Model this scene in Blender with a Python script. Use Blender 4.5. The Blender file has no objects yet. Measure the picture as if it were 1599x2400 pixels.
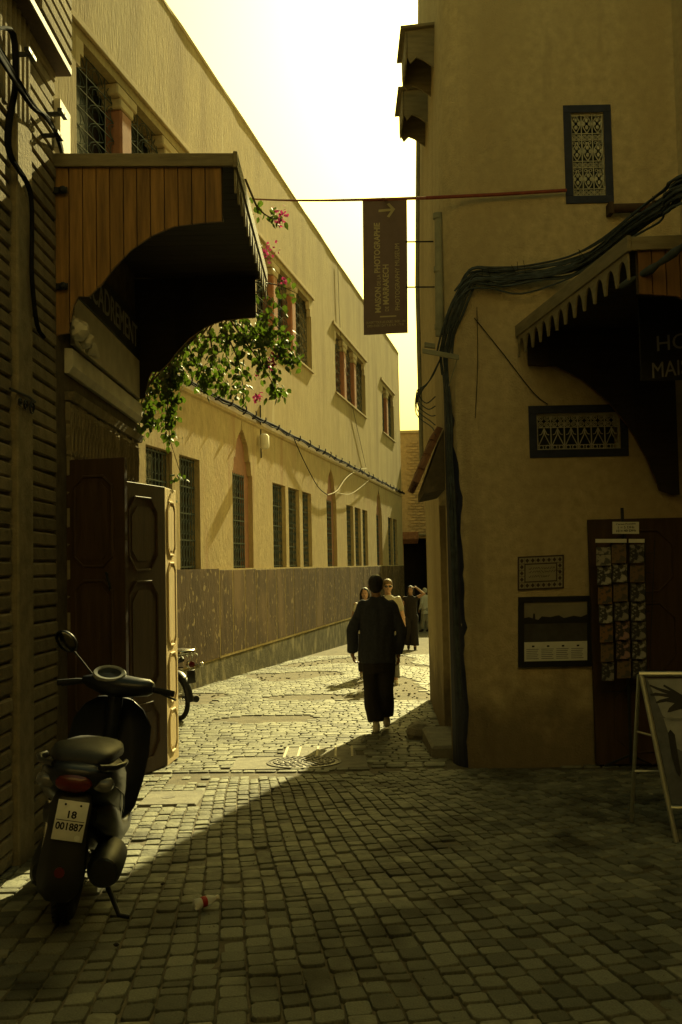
import bpy, bmesh, math, random
from mathutils import Vector, Matrix, noise
random.seed(11)
R = math.radians
V = Vector
sc = bpy.context.scene
COL = sc.collection

# ------------------------------------------------------------------ camera
CZ = 1.45                                  # eye height above the ground under the camera
F, CX, CY = 2333.33, 799.5, 1200.0         # focal length and centre in photograph pixels (1599 x 2400)
PITCH, ROLL = 0.0544, 0.0205
FWD = V((0, math.cos(PITCH), math.sin(PITCH)))
_r0, _u0 = V((1, 0, 0)), V((0, -math.sin(PITCH), math.cos(PITCH)))
UPV = _u0 * math.cos(ROLL) + _r0 * math.sin(ROLL)
RGT = _r0 * math.cos(ROLL) - _u0 * math.sin(ROLL)
cam = bpy.data.cameras.new('camera')
cam.sensor_fit = 'VERTICAL'; cam.sensor_height = 36; cam.sensor_width = 24; cam.lens = 35
cam.clip_start = 0.05; cam.clip_end = 2000
camo = bpy.data.objects.new('camera', cam); COL.objects.link(camo)
camo.matrix_world = Matrix((RGT, UPV, -FWD)).transposed().to_4x4()
camo.location = (0, 0, CZ)
sc.camera = camo

# ------------------------------------------------------------------ sky, sun, exposure
SUN_AZ, SUN_EL = R(15.0), R(33)
w = bpy.data.worlds.new('World'); sc.world = w; w.use_nodes = True
nt = w.node_tree; nt.nodes.clear()
sky = nt.nodes.new('ShaderNodeTexSky'); sky.sky_type = 'NISHITA'; sky.sun_disc = False
sky.sun_elevation = SUN_EL; sky.sun_rotation = SUN_AZ
sky.air_density = 1.6; sky.dust_density = 7.0; sky.ozone_density = 0.6
tint = nt.nodes.new('ShaderNodeMix'); tint.data_type = 'RGBA'; tint.blend_type = 'MULTIPLY'
tint.inputs[0].default_value = 1.0; tint.inputs[7].default_value = (0.95, 0.96, 0.36, 1)
bg = nt.nodes.new('ShaderNodeBackground'); bg.inputs[1].default_value = 0.062
wo = nt.nodes.new('ShaderNodeOutputWorld')
nt.links.new(sky.outputs[0], tint.inputs[6]); nt.links.new(tint.outputs[2], bg.inputs[0])
nt.links.new(bg.outputs[0], wo.inputs[0])
sl = bpy.data.lights.new('sun', 'SUN'); sl.energy = 5.0; sl.angle = R(0.55); sl.color = (1.0, 0.87, 0.38)
so = bpy.data.objects.new('sun', sl); COL.objects.link(so)
SUND = V((math.sin(SUN_AZ)*math.cos(SUN_EL), math.cos(SUN_AZ)*math.cos(SUN_EL), math.sin(SUN_EL)))
so.rotation_euler = SUND.to_track_quat('Z', 'Y').to_euler()
so.location = (6, 30, 25)
vs = sc.view_settings
vs.view_transform = 'Standard'; vs.look = 'None'; vs.exposure = 1.2; vs.gamma = 1.0; vs.use_curve_mapping = False

# ------------------------------------------------------------------ geometry helpers
def ray(px, py):
    return FWD + RGT*((px-CX)/F) + UPV*((CY-py)/F)
def atY(px, py, y):
    d = ray(px, py); t = y/d.y
    return V((d.x*t, y, CZ + d.z*t))
def atX(px, py, x):
    d = ray(px, py); t = x/d.x
    return V((x, d.y*t, CZ + d.z*t))
def G(y):
    if y < 0: return 0.0
    if y < 11: return -0.037*y
    if y < 46: return -0.407 - 0.026*(y-11)
    return -1.317
def ong(px, py):
    d = ray(px, py); lo, hi = 0.5, 90.0
    for _ in range(60):
        m = (lo+hi)/2
        if CZ + d.z*m > G(d.y*m): lo = m
        else: hi = m
    return V((d.x*lo, d.y*lo, CZ + d.z*lo))
def proj(p):
    q = V(p) - V((0, 0, CZ)); z = q.dot(FWD)
    return CX + F*q.dot(RGT)/z, CY - F*q.dot(UPV)/z
def E(z): return CZ + z

def lerp(a, b, t): return a + (b-a)*t
def interp(pts, x):
    if x <= pts[0][0]: return pts[0][1]
    for (a, b), (c, d) in zip(pts, pts[1:]):
        if x <= c: return lerp(b, d, (x-a)/(c-a) if c > a else 0)
    return pts[-1][1]

class MB:
    def __init__(s): s.v = []; s.f = []
    def add(s, vs_, fs):
        o = len(s.v); s.v += [V(p) for p in vs_]; s.f += [tuple(i+o for i in f) for f in fs]; return s
    def box(s, x0, y0, z0, x1, y1, z1, b=0.0):
        c = V(((x0+x1)/2, (y0+y1)/2, (z0+z1)/2))
        return s.obox(c, V((abs(x1-x0)/2, 0, 0)), V((0, abs(y1-y0)/2, 0)), V((0, 0, abs(z1-z0)/2)), b)
    def obox(s, c, a, bb, d, b=0.0):
        """box with half vectors a, bb, d; chamfered by b metres"""
        c = V(c); a = V(a); bb = V(bb); d = V(d)
        if b <= 0:
            vs_ = [c + a*i + bb*j + d*k for i in (-1, 1) for j in (-1, 1) for k in (-1, 1)]
            fs = [(0, 1, 3, 2), (4, 6, 7, 5), (0, 4, 5, 1), (2, 3, 7, 6), (0, 2, 6, 4), (1, 5, 7, 3)]
            return s.add(vs_, fs)
        L = [x.length for x in (a, bb, d)]; b = min([b] + [l*0.45 for l in L])
        t = [1-b/l for l in L]; ax = (a, bb, d); vs_ = []; idx = {}
        for i in (-1, 1):
            for j in (-1, 1):
                for k in (-1, 1):
                    sg = (i, j, k)
                    for m in range(3):
                        p = c.copy()
                        for n in range(3): p += ax[n]*sg[n]*(1.0 if n == m else t[n])
                        idx[(sg, m)] = len(vs_); vs_.append(p)
        fs = []
        for m in range(3):
            n, q = (m+1) % 3, (m+2) % 3
            for sg in (-1, 1):
                loop = []
                for x, y in ((-1, -1), (1, -1), (1, 1), (-1, 1)):
                    g = [0, 0, 0]; g[m] = sg; g[n] = x; g[q] = y; loop.append(idx[(tuple(g), m)])
                fs.append(tuple(loop if sg > 0 else loop[::-1]))
        for m in range(3):
            n, q = (m+1) % 3, (m+2) % 3
            for x in (-1, 1):
                for y in (-1, 1):
                    g0 = [0, 0, 0]; g1 = [0, 0, 0]
                    g0[m] = -1; g1[m] = 1; g0[n] = g1[n] = x; g0[q] = g1[q] = y
                    lp = (idx[(tuple(g0), n)], idx[(tuple(g1), n)], idx[(tuple(g1), q)], idx[(tuple(g0), q)])
                    fs.append(lp if x*y > 0 else lp[::-1])
        for i in (-1, 1):
            for j in (-1, 1):
                for k in (-1, 1):
                    g = (i, j, k); lp = (idx[(g, 0)], idx[(g, 1)], idx[(g, 2)])
                    fs.append(lp if i*j*k > 0 else lp[::-1])
        return s.add(vs_, fs)
    def tube(s, pts, r, n=8, closed=False, flat=1.0):
        pts = [V(p) for p in pts]; m = len(pts)
        rs = r if isinstance(r, (list, tuple)) else [r]*m
        up = None; rings = []
        for i, p in enumerate(pts):
            if closed: t = pts[(i+1) % m] - pts[i-1]
            else: t = pts[min(i+1, m-1)] - pts[max(i-1, 0)]
            if t.length < 1e-9: t = V((0, 0, 1))
            t.normalize()
            if up is None:
                up = V((0, 0, 1)) if abs(t.z) < 0.9 else V((1, 0, 0))
            x = t.cross(up)
            if x.length < 1e-4: x = t.orthogonal()
            x.normalize(); up = x.cross(t).normalized()
            rings.append([p + (x*math.cos(2*math.pi*k/n) + up*math.sin(2*math.pi*k/n)*flat)*rs[i] for k in range(n)])
        return s.loft(rings, closed, not closed)
    def loft(s, rings, closed=False, caps=True):
        o = len(s.v); n = len(rings[0]); m = len(rings)
        for rg in rings: s.v += [V(p) for p in rg]
        for i in range(m if closed else m-1):
            a = o+i*n; b = o+((i+1) % m)*n
            for k in range(n):
                k2 = (k+1) % n
                s.f.append((a+k, a+k2, b+k2, b+k))
        if caps:
            s.f.append(tuple(o+k for k in range(n))[::-1]); s.f.append(tuple(o+(m-1)*n+k for k in range(n)))
        return s
    def prism(s, poly, o, u, v, t):
        """polygon (a,b) in the frame o,u,v extruded by vector t"""
        o = V(o); u = V(u); v = V(v); t = V(t); n = len(poly)
        P = [o + u*a + v*b for a, b in poly]
        vs_ = P + [p + t for p in P]
        fs = [tuple(range(n))[::-1], tuple(range(n, 2*n))]
        for i in range(n):
            j = (i+1) % n; fs.append((i, j, n+j, n+i))
        return s.add(vs_, fs)
    def quad(s, a, b, c, d): return s.add([a, b, c, d], [(0, 1, 2, 3)])
    def sphere(s, c, r, nu=12, nv=8, rot=None):
        c = V(c); r = V((r, r, r)) if not hasattr(r, '__len__') else V(r)
        M = rot or Matrix.Identity(3)
        rings = []
        for j in range(1, nv):
            th = math.pi*j/nv
            rings.append([c + M @ V((r.x*math.sin(th)*math.cos(2*math.pi*k/nu), r.y*math.sin(th)*math.sin(2*math.pi*k/nu), -r.z*math.cos(th))) for k in range(nu)])
        o = len(s.v); s.loft(rings, False, False)
        b = len(s.v); s.v += [c + M @ V((0, 0, -r.z)), c + M @ V((0, 0, r.z))]
        for k in range(nu):
            k2 = (k+1) % nu
            s.f.append((b, o+k2, o+k)); s.f.append((b+1, o+(nv-2)*nu+k, o+(nv-2)*nu+k2))
        return s
    def lathe(s, prof, c, axis=(0, 0, 1), n=24, caps=True):
        """prof: (radius, height along axis)"""
        ax = V(axis).normalized(); x = ax.orthogonal().normalized(); y = ax.cross(x); c = V(c)
        return s.loft([[c + ax*h + (x*math.cos(2*math.pi*k/n) + y*math.sin(2*math.pi*k/n))*max(r, 1e-4) for k in range(n)] for r, h in prof], False, caps)
    def xf(s, M):
        s.v = [M @ p for p in s.v]; return s
    def mesh(s, name, org=None, smooth=False, fix=True):
        org = V(org) if org is not None else V((0, 0, 0))
        me = bpy.data.meshes.new(name)
        me.from_pydata([tuple(p-org) for p in s.v], [], s.f)
        if fix:
            bm = bmesh.new(); bm.from_mesh(me); bmesh.ops.recalc_face_normals(bm, faces=bm.faces[:]); bm.to_mesh(me); bm.free()
        if smooth:
            me.polygons.foreach_set('use_smooth', [True]*len(me.polygons))
        me.update(); return me

ORG = {}
def tag(o, label=None, cat=None, group=None, kind=None):
    if label: o['label'] = label
    if cat: o['category'] = cat
    if group: o['group'] = group
    if kind: o['kind'] = kind
    return o
def thing(name, label, cat, loc, group=None):
    o = bpy.data.objects.new(name, None); COL.objects.link(o); o.location = V(loc)
    o.empty_display_size = 0.2
    ORG[o.name] = V(loc)
    return tag(o, label, cat, group)
def smooth_by_angle(me, ang=40):
    me.polygons.foreach_set('use_smooth', [True]*len(me.polygons))
    try: me.set_sharp_from_angle(angle=R(ang))
    except Exception: pass
def part(mb, name, mat, parent, smooth=0, label=None):
    """mesh given in world coordinates, parented to a thing or to a part"""
    org = ORG[parent.name]
    me = mb.mesh(name, org)
    if smooth: smooth_by_angle(me, smooth)
    if mat: me.materials.append(mat)
    o = bpy.data.objects.new(name, me); COL.objects.link(o); o.parent = parent
    ORG[o.name] = org
    if label: o['label'] = label
    return o
def solo(mb, name, mat, org, label, cat, group=None, kind=None, smooth=0):
    me = mb.mesh(name, org)
    if smooth: smooth_by_angle(me, smooth)
    if mat: me.materials.append(mat)
    o = bpy.data.objects.new(name, me); COL.objects.link(o); o.location = V(org); ORG[o.name] = V(org)
    return tag(o, label, cat, group, kind)
def inst(me, name, parent, loc, rotz=0.0, scale=None, rot=None):
    """an object using shared mesh data, placed at a world position under a parent that is not rotated"""
    o = bpy.data.objects.new(name, me); COL.objects.link(o); o.parent = parent
    o.location = V(loc) - ORG[parent.name]
    o.rotation_euler = rot if rot is not None else (0, 0, rotz)
    if scale: o.scale = scale
    return o
def sub_inst(me, name, parent):
    o = bpy.data.objects.new(name, me); COL.objects.link(o); o.parent = parent
    return o

# ------------------------------------------------------------------ materials
def lin(c): return tuple(((x+0.055)/1.055)**2.4 if x > 0.04045 else x/12.92 for x in c)
def mk(name, col, var=0.2, scale=6.0, rough=0.8, bump=0.0, bscale=None, metal=0.0, spec=0.3, stretch=(1, 1, 1),
       col2=None, rnd=0.0, attr=None, det=6.0, trans=0.0, coat=0.0, bdist=0.02, stain=None, ior=1.45, grime=False, lo=0.3, hi=0.7, stain2=None, wstain=None):
    m = bpy.data.materials.new(name); m.use_nodes = True
    n = m.node_tree.nodes; l = m.node_tree.links
    b = n['Principled BSDF']
    b.inputs['Roughness'].default_value = rough; b.inputs['Metallic'].default_value = metal
    b.inputs['Specular IOR Level'].default_value = spec; b.inputs['IOR'].default_value = ior
    if trans: b.inputs['Transmission Weight'].default_value = trans
    if coat: b.inputs['Coat Weight'].default_value = coat
    tc = n.new('ShaderNodeTexCoord'); mp = n.new('ShaderNodeMapping'); mp.inputs['Scale'].default_value = stretch
    l.new(tc.outputs['Object'], mp.inputs['Vector'])
    tx = n.new('ShaderNodeTexNoise'); tx.inputs['Scale'].default_value = scale; tx.inputs['Detail'].default_value = det
    tx.inputs['Roughness'].default_value = 0.6
    l.new(mp.outputs[0], tx.inputs['Vector'])
    rp = n.new('ShaderNodeMapRange'); rp.inputs[1].default_value = lo; rp.inputs[2].default_value = hi
    l.new(tx.outputs[0], rp.inputs[0])
    mx = n.new('ShaderNodeMix'); mx.data_type = 'RGBA'
    c1 = tuple(x*(1-var) for x in col) + (1,)
    c2 = (tuple(col2) + (1,)) if col2 else tuple(min(1, x*(1+var)) for x in col) + (1,)
    mx.inputs[6].default_value = c1; mx.inputs[7].default_value = c2
    l.new(rp.outputs[0], mx.inputs[0]); out = mx.outputs[2]
    for stain in [s_ for s_ in (stain, stain2) if s_]:      # (colour, scale, stretch, low, high): larger patches with a shape of their own
        mp2 = n.new('ShaderNodeMapping'); mp2.inputs['Scale'].default_value = stain[2]
        l.new(tc.outputs['Object'], mp2.inputs['Vector'])
        t2 = n.new('ShaderNodeTexNoise'); t2.inputs['Scale'].default_value = stain[1]; t2.inputs['Detail'].default_value = 8
        l.new(mp2.outputs[0], t2.inputs['Vector'])
        r2 = n.new('ShaderNodeMapRange'); r2.inputs[1].default_value = stain[3]; r2.inputs[2].default_value = stain[4]
        l.new(t2.outputs[0], r2.inputs[0])
        m2 = n.new('ShaderNodeMix'); m2.data_type = 'RGBA'; m2.inputs[7].default_value = tuple(stain[0]) + (1,)
        l.new(r2.outputs[0], m2.inputs[0]); l.new(out, m2.inputs[6]); out = m2.outputs[2]
    if wstain:     # (darkening colour, scale, low, high) in world space, shared by neighbouring pieces
        gp = n.new('ShaderNodeNewGeometry'); t4 = n.new('ShaderNodeTexNoise'); t4.inputs['Scale'].default_value = wstain[1]; t4.inputs['Detail'].default_value = 7
        l.new(gp.outputs['Position'], t4.inputs['Vector']); r4 = n.new('ShaderNodeMapRange'); r4.inputs[1].default_value = wstain[2]; r4.inputs[2].default_value = wstain[3]
        l.new(t4.outputs[0], r4.inputs[0]); m4 = n.new('ShaderNodeMix'); m4.data_type = 'RGBA'; m4.blend_type = 'MULTIPLY'; m4.inputs[7].default_value = tuple(wstain[0]) + (1,)
        l.new(r4.outputs[0], m4.inputs[0]); l.new(out, m4.inputs[6]); out = m4.outputs[2]
    if grime:      # splashed dirt climbing unevenly up the foot of the wall
        ge = n.new('ShaderNodeNewGeometry'); sx = n.new('ShaderNodeSeparateXYZ'); l.new(ge.outputs['Position'], sx.inputs[0])
        t3 = n.new('ShaderNodeTexNoise'); t3.inputs['Scale'].default_value = 2.6; t3.inputs['Detail'].default_value = 9; l.new(tc.outputs['Object'], t3.inputs['Vector'])
        ad = n.new('ShaderNodeMath'); ad.operation = 'MULTIPLY_ADD'; ad.inputs[1].default_value = -1.5; l.new(t3.outputs[0], ad.inputs[0]); l.new(sx.outputs[2], ad.inputs[2])
        r3 = n.new('ShaderNodeMapRange'); r3.inputs[1].default_value = -0.75; r3.inputs[2].default_value = -0.25; r3.inputs[3].default_value = 0.72; r3.inputs[4].default_value = 0.0
        l.new(ad.outputs[0], r3.inputs[0])
        m3 = n.new('ShaderNodeMix'); m3.data_type = 'RGBA'; m3.inputs[7].default_value = (0.12, 0.095, 0.06, 1)
        l.new(r3.outputs[0], m3.inputs[0]); l.new(out, m3.inputs[6]); out = m3.outputs[2]
    if rnd or attr:
        mul = n.new('ShaderNodeMix'); mul.data_type = 'RGBA'; mul.blend_type = 'MULTIPLY'; mul.inputs[0].default_value = 1
        l.new(out, mul.inputs[6])
        if attr:
            at = n.new('ShaderNodeVertexColor'); at.layer_name = attr; l.new(at.outputs[0], mul.inputs[7])
        else:
            oi = n.new('ShaderNodeObjectInfo'); mr = n.new('ShaderNodeMapRange')
            mr.inputs[3].default_value = 1-rnd; mr.inputs[4].default_value = 1+rnd*0.6
            l.new(oi.outputs['Random'], mr.inputs[0]); cb = n.new('ShaderNodeCombineColor')
            for i in range(3): l.new(mr.outputs[0], cb.inputs[i])
            l.new(cb.outputs[0], mul.inputs[7])
        out = mul.outputs[2]
    l.new(out, b.inputs['Base Color'])
    if bump:
        bt = n.new('ShaderNodeTexNoise'); bt.inputs['Scale'].default_value = bscale or scale*4; bt.inputs['Detail'].default_value = 8
        bt.inputs['Roughness'].default_value = 0.65
        l.new(mp.outputs[0], bt.inputs['Vector'])
        bp = n.new('ShaderNodeBump'); bp.inputs['Strength'].default_value = bump; bp.inputs['Distance'].default_value = bdist
        l.new(bt.outputs[0], bp.inputs['Height']); l.new(bp.outputs[0], b.inputs['Normal'])
    return m

M = {}
M['dirt'] = mk('street_dirt', (0.10, 0.085, 0.055), 0.35, 5, 0.95, 0.6, 40)
COBB = dict(col=(0.172, 0.174, 0.132), var=0.30, scale=11, rough=0.60, bump=0.8, bscale=30, spec=0.10, bdist=0.012, wstain=((.45, .43, .40), 1.7, .52, .66))
M['cobble'] = mk('cobble_stone', rnd=0.42, **COBB)
M['cobble_far'] = mk('cobble_stone_far', attr='tone', **COBB)
M['concrete'] = mk('concrete', (0.17, 0.158, 0.118), 0.3, 7, 0.85, 0.5, 60)
M['facade'] = mk('facade_plaster', (0.345, 0.275, 0.14), 0.17, 13, 0.95, 0.8, 30, stretch=(1, 1, 0.16), bdist=0.03, spec=0.08,
                 stain=((0.255, 0.195, 0.098), 1.1, (1, 1, 0.20), 0.46, 0.68), stain2=((0.40, 0.335, 0.20), 2.4, (1, 1, 0.12), 0.66, 0.74))
M['facade_low'] = mk('facade_plaster_lower', (0.345, 0.27, 0.138), 0.17, 6, 0.95, 0.8, 18, stretch=(1, 1, 0.5), bdist=0.03, spec=0.08,
                     stain=((0.33, 0.245, 0.13), 1.6, (1, 1, 0.5), 0.48, 0.7), stain2=((0.30, 0.21, 0.11), 3.0, (1, 1, 0.10), 0.60, 0.72))
M['trim'] = mk('pale_trim', (0.42, 0.34, 0.20), 0.15, 6, 0.9, 0.2, spec=0.1)
M['dado'] = mk('dado_tadelakt', (0.075, 0.050, 0.026), 0.35, 5, 0.85, 0.5, 18, stretch=(1, 1, 0.3), spec=0.08,
               stain=((0.24, 0.18, 0.09), 9, (1, 1, 0.8), 0.60, 0.66), stain2=((0.15, 0.10, 0.05), 1.3, (1, 1, 0.4), 0.5, 0.7))
M['dado_joint'] = mk('dado_joint', (0.34, 0.27, 0.14), 0.3, 8, 0.95, 0.2, spec=0.08)
M['plinth'] = mk('dado_plinth', (0.085, 0.075, 0.04), 0.4, 5, 0.95, 0.7, 20, spec=0.08, stain=((0.22, 0.19, 0.11), 4, (1, 1, 0.6), 0.5, 0.7))
M['niche'] = mk('niche_red_plaster', (0.27, 0.14, 0.085), 0.15, 6, 0.9, 0.2)
M['column'] = mk('column_red_plaster', (0.30, 0.135, 0.075), 0.15, 6, 0.85, 0.2)
M['pane'] = mk('dark_window_glass', (0.012, 0.018, 0.02), 0.3, 3, 0.25, spec=0.5)
M['iron'] = mk('grey_green_iron', (0.05, 0.065, 0.058), 0.2, 20, 0.6, metal=0.0)
M['iron_dark'] = mk('dark_iron', (0.02, 0.022, 0.024), 0.3, 20, 0.5, metal=0.3)
M['iron_pale'] = mk('pale_painted_iron', (0.38, 0.36, 0.27), 0.2, 20, 0.6)
M['ochre'] = mk('ochre_plaster', (0.48, 0.39, 0.225), 0.17, 12, 0.95, 1.0, 55, bdist=0.018, spec=0.1, stain2=((0.33, 0.265, 0.155), 2.6, (1, 1, 0.13), 0.60, 0.74),
                stain=((0.40, 0.315, 0.175), 0.9, (1, 1, 0.35), 0.44, 0.68), grime=True)
M['ochre_base'] = mk('grimy_plaster', (0.12, 0.095, 0.06), 0.3, 4, 0.9, 0.5, 30)
M['navy'] = mk('navy_paint', (0.018, 0.022, 0.045), 0.3, 10, 0.6, 0.2)
M['stone_old'] = mk('old_brick_render', (0.22, 0.185, 0.115), 0.25, 8, 0.95, 0.7, 30, rnd=0.25, spec=0.08)
M['brown_core'] = mk('brick_mortar', (0.11, 0.09, 0.058), 0.3, 8, 0.95, 0.5, 30, spec=0.08)
M['pine'] = mk('pine_planks', (0.225, 0.122, 0.034), 0.4, 3, 0.65, 0.15, 20, stretch=(9, 9, 0.8), rnd=0.16, spec=0.4,
               stain=((0.10, 0.045, 0.015), 2.2, (3, 3, 1.6), 0.70, 0.76))
M['pine_old'] = mk('old_dark_planks', (0.13, 0.065, 0.02), 0.25, 3, 0.65, 0.15, 20, stretch=(9, 9, 0.8), rnd=0.16)
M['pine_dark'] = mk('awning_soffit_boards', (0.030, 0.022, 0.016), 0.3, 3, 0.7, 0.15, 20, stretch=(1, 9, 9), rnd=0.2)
M['trimwood'] = mk('weathered_trim', (0.19, 0.16, 0.095), 0.25, 4, 0.75, 0.25, 20, stretch=(1, 1, 6))
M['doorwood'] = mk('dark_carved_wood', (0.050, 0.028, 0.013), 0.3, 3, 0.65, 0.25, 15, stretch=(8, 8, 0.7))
M['doorwood_sunlit'] = mk('sunlit_door_wood', (0.60, 0.46, 0.24), 0.2, 3, 0.7, 0.2, 15, stretch=(8, 8, 0.7))  # door wood with sunlight put into its colour, for the lit leaf
M['white'] = mk('dirty_white_paint', (0.55, 0.52, 0.42), 0.15, 6, 0.7, 0.15)
M['black'] = mk('black_plastic', (0.012, 0.012, 0.013), 0.2, 20, 0.4, spec=0.5)
M['cable'] = mk('black_cable', (0.013, 0.013, 0.014), 0.3, 20, 0.9, spec=0.03)
M['cable_grey'] = mk('grey_cable', (0.06, 0.072, 0.08), 0.35, 14, 0.9, spec=0.05)
M['cable_pale'] = mk('pale_cable', (0.30, 0.25, 0.15), 0.2, 14, 0.8)
M['pipe_green'] = mk('green_grey_pipe', (0.24, 0.235, 0.165), 0.2, 8, 0.75)
M['interior'] = mk('dark_interior', (0.02, 0.017, 0.013), 0.3, 3, 0.9)
M['red_rope'] = mk('red_pole_paint', (0.20, 0.045, 0.025), 0.2, 12, 0.6)
M['brick_far'] = mk('far_brick', (0.36, 0.27, 0.155), 0.2, 6, 0.95, 0.5, 20)
M['brick_far2'] = mk('far_brick_piece', (0.36, 0.265, 0.15), 0.2, 6, 0.95, 0.3, 20, rnd=0.2)
M['terracotta'] = mk('terracotta_tile', (0.20, 0.10, 0.055), 0.3, 10, 0.85, 0.3, 40, rnd=0.25)
# ================================================================== GROUND AND PAVING
mb = MB(); ys = [-40, 0, 3, 5.5, 8.25, 11, 16, 22, 30, 38, 46, 120, 400]
for a, b in zip(ys, ys[1:]):
    mb.quad((-150, a, G(a)-0.014), (150, a, G(a)-0.014), (150, b, G(b)-0.014), (-150, b, G(b)-0.014))
ground = solo(mb, 'ground', M['dirt'], (0, 0, 0), None, None, kind='structure')

def stone_variant(rg):
    """unit cobble: 8-sided, rounded top, top at z=0"""
    ring = []
    cut = [rg.uniform(0.06, 0.15) for _ in range(4)]
    cs = [(-.5, -.5), (.5, -.5), (.5, .5), (-.5, .5)]
    jit = [(rg.uniform(-.035, .035), rg.uniform(-.035, .035)) for _ in range(4)]
    for i, (x, y) in enumerate(cs):
        x += jit[i][0]; y += jit[i][1]; c = cut[i]
        a, b = ((x, y - math.copysign(c, y)), (x - math.copysign(c, x), y))
        ring += [a, b] if i in (0, 2) else [b, a]
    out = []
    for s, z in ((1.0, -0.05), (0.99, -0.010), (0.96, -0.003), (0.905, 0.0)):
        out.append([(x*s, y*s, z) for x, y in ring])
    vs_ = [p for r in out for p in r] + [(0, 0, 0.002)]
    fs = []
    for k in range(3):
        for i in range(8):
            j = (i+1) % 8; fs.append((k*8+i, k*8+j, (k+1)*8+j, (k+1)*8+i))
    for i in range(8): fs.append((24+i, 24+(i+1) % 8, 32))
    return vs_, fs
rg = random.Random(5)
VAR = [stone_variant(rg) for _ in range(10)]
VMESH = []
for k, (vs_, fs) in enumerate(VAR):
    me = bpy.data.meshes.new('cobblestone'); me.from_pydata(vs_, [], fs); me.materials.append(M['cobble'])
    me.polygons.foreach_set('use_smooth', [i < 24 for i in range(len(me.polygons))]); VMESH.append(me)

def in_ell(x, y, cx, cy, a, b): return ((x-cx)/a)**2 + ((y-cy)/b)**2 < 1
MANH = ong(713, 1787)
def left_lim(y):      # where the paving ends on the left
    return -2.0 if y < 9.4 else 0.1955*y - 5.85
def right_lim(y):
    if y < 8.8: return 3.1
    if y < 14.6: return 0.96 + 0.055*(y-9.15)
    return 0.1955*y - 1.0
def blocked(x, y):
    if x < left_lim(y) or x > right_lim(y): return True
    if abs(x-(MANH.x-0.05)) < 0.62 and abs(y-(MANH.y+0.03)) < 0.36: return True          # manhole apron
    if -0.62 < x < 0.10 and 9.50 < y < 10.28: return True                      # drain slab
    if -1.56 < x < -1.10 and 7.40 < y < 7.98: return True                     # small utility cover
    n = noise.noise(V((x*0.7, y*0.45, 3.1)))
    if y > 14.5 and n > 0.22 - max(0, (y-18))*0.02: return True                # broken ground
    if in_ell(x, y, -1.0, 12.7, 0.65, 0.4) : return True
    if in_ell(x, y, -1.32, 8.45, 0.20, 0.15): return True
    if in_ell(x, y, -0.55, 15.2, 0.7, 0.45): return True
    return False
stones = []           # (x, y, w, l, ang, dz)
rg = random.Random(21)
DIV = 8.72
u = -4.6
while u < 5.6:
    wu = 0.108*rg.uniform(0.90, 1.10)
    y = 2.7 + rg.uniform(0, 0.15)
    while y < DIV:
        l = rg.choice((0.065, 0.09, 0.105, 0.115, 0.12, 0.13, 0.14, 0.16))*rg.uniform(0.93, 1.07)
        ym = y + l/2
        k = min(0.30, max(0.05, 0.145 + 0.062*u))
        k += 0.006*math.sin(ym*1.3+u)
        x = u + wu/2 - k*(ym-4.0) + 0.004*math.sin(ym*4+u*3)
        wx = wu*(1 - 0.062*(ym-4.0)) if 0.05 < k < 0.30 else wu
        if ym < DIV - 0.05 + 0.10*math.sin(x*2.1):
            if not blocked(x, ym):
                stones.append((x, ym, wx, l, math.atan(k), rg.uniform(-0.005, 0.004) - (0.010 if rg.random() < .05 else 0)))
        y += l + rg.uniform(0.0, 0.006)
    u += wu
y = DIV + 0.02
while y < 25:
    l = rg.choice((0.10, 0.115, 0.125, 0.14))*(1.0 if y < 15 else 1.15)
    x = -5.6 + rg.uniform(0, 0.1)
    while x < 5:
        wx = rg.choice((0.11, 0.13, 0.15, 0.17, 0.19))*rg.uniform(0.95, 1.05)
        xc = x + wx/2; yc = y + l/2 - 0.16*(xc)*0.4 + 0.03*math.sin(xc*2.2+y*0.5)
        if yc > DIV + 0.08 + 0.10*math.sin(xc*2.1) and not blocked(xc, yc):
            stones.append((xc, yc, wx, l, -0.06, rg.uniform(-0.003, 0.003)))
        x += wx + rg.uniform(0, 0.006)
    y += l + rg.uniform(0, 0.004)
def in_frame(s):
    px, py = proj((s[0], s[1], G(s[1])))
    return 0 < px < 1599 and py < 2396
vis = sorted([s for s in stones if in_frame(s)], key=lambda s: s[1])
near = set(vis[:300])
GAPW = 0.0075
def stone_tf(s, rg):
    x, y, wx, l, ang, dz = s
    sl_ = -0.037 if y < 11 else -0.026; tl__ = 0.016 if y < DIV else 0.010
    return (V((x, y, G(y)+dz)), (math.atan(sl_)+rg.gauss(0, tl__), rg.gauss(0, tl__), ang+rg.uniform(-.02, .02)), (wx-GAPW, l-GAPW, 1))
rg = random.Random(8)
bv, bf, tones = [], [], []
from mathutils import Euler
for s in stones:
    loc, rot, scl = stone_tf(s, rg); k = rg.randrange(10)
    if s in near:
        inst(VMESH[k], 'cobblestone', ground, loc, rot=rot, scale=scl)
    else:
        Rm = Euler(rot).to_matrix(); vs_, fs = VAR[k]; o = len(bv)
        bv += [tuple(loc + Rm @ V((p[0]*scl[0], p[1]*scl[1], p[2]))) for p in vs_]
        bf += [tuple(i+o for i in f) for f in fs]
        t = 1 - 0.42 + rg.random()*0.42*1.6; tones += [t]*len(vs_)
me = bpy.data.meshes.new('cobblestones'); me.from_pydata(bv, [], bf)
ca = me.color_attributes.new('tone', 'FLOAT_COLOR', 'POINT')
ca.data.foreach_set('color', [c for t in tones for c in (t, t*(0.98), t*0.95, 1.0)])
me.polygons.foreach_set('use_smooth', [i % 32 < 24 for i in range(len(me.polygons))]); me.materials.append(M['cobble_far'])
o = bpy.data.objects.new('cobblestones', me); COL.objects.link(o); o.parent = ground; o['kind'] = 'stuff'

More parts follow.
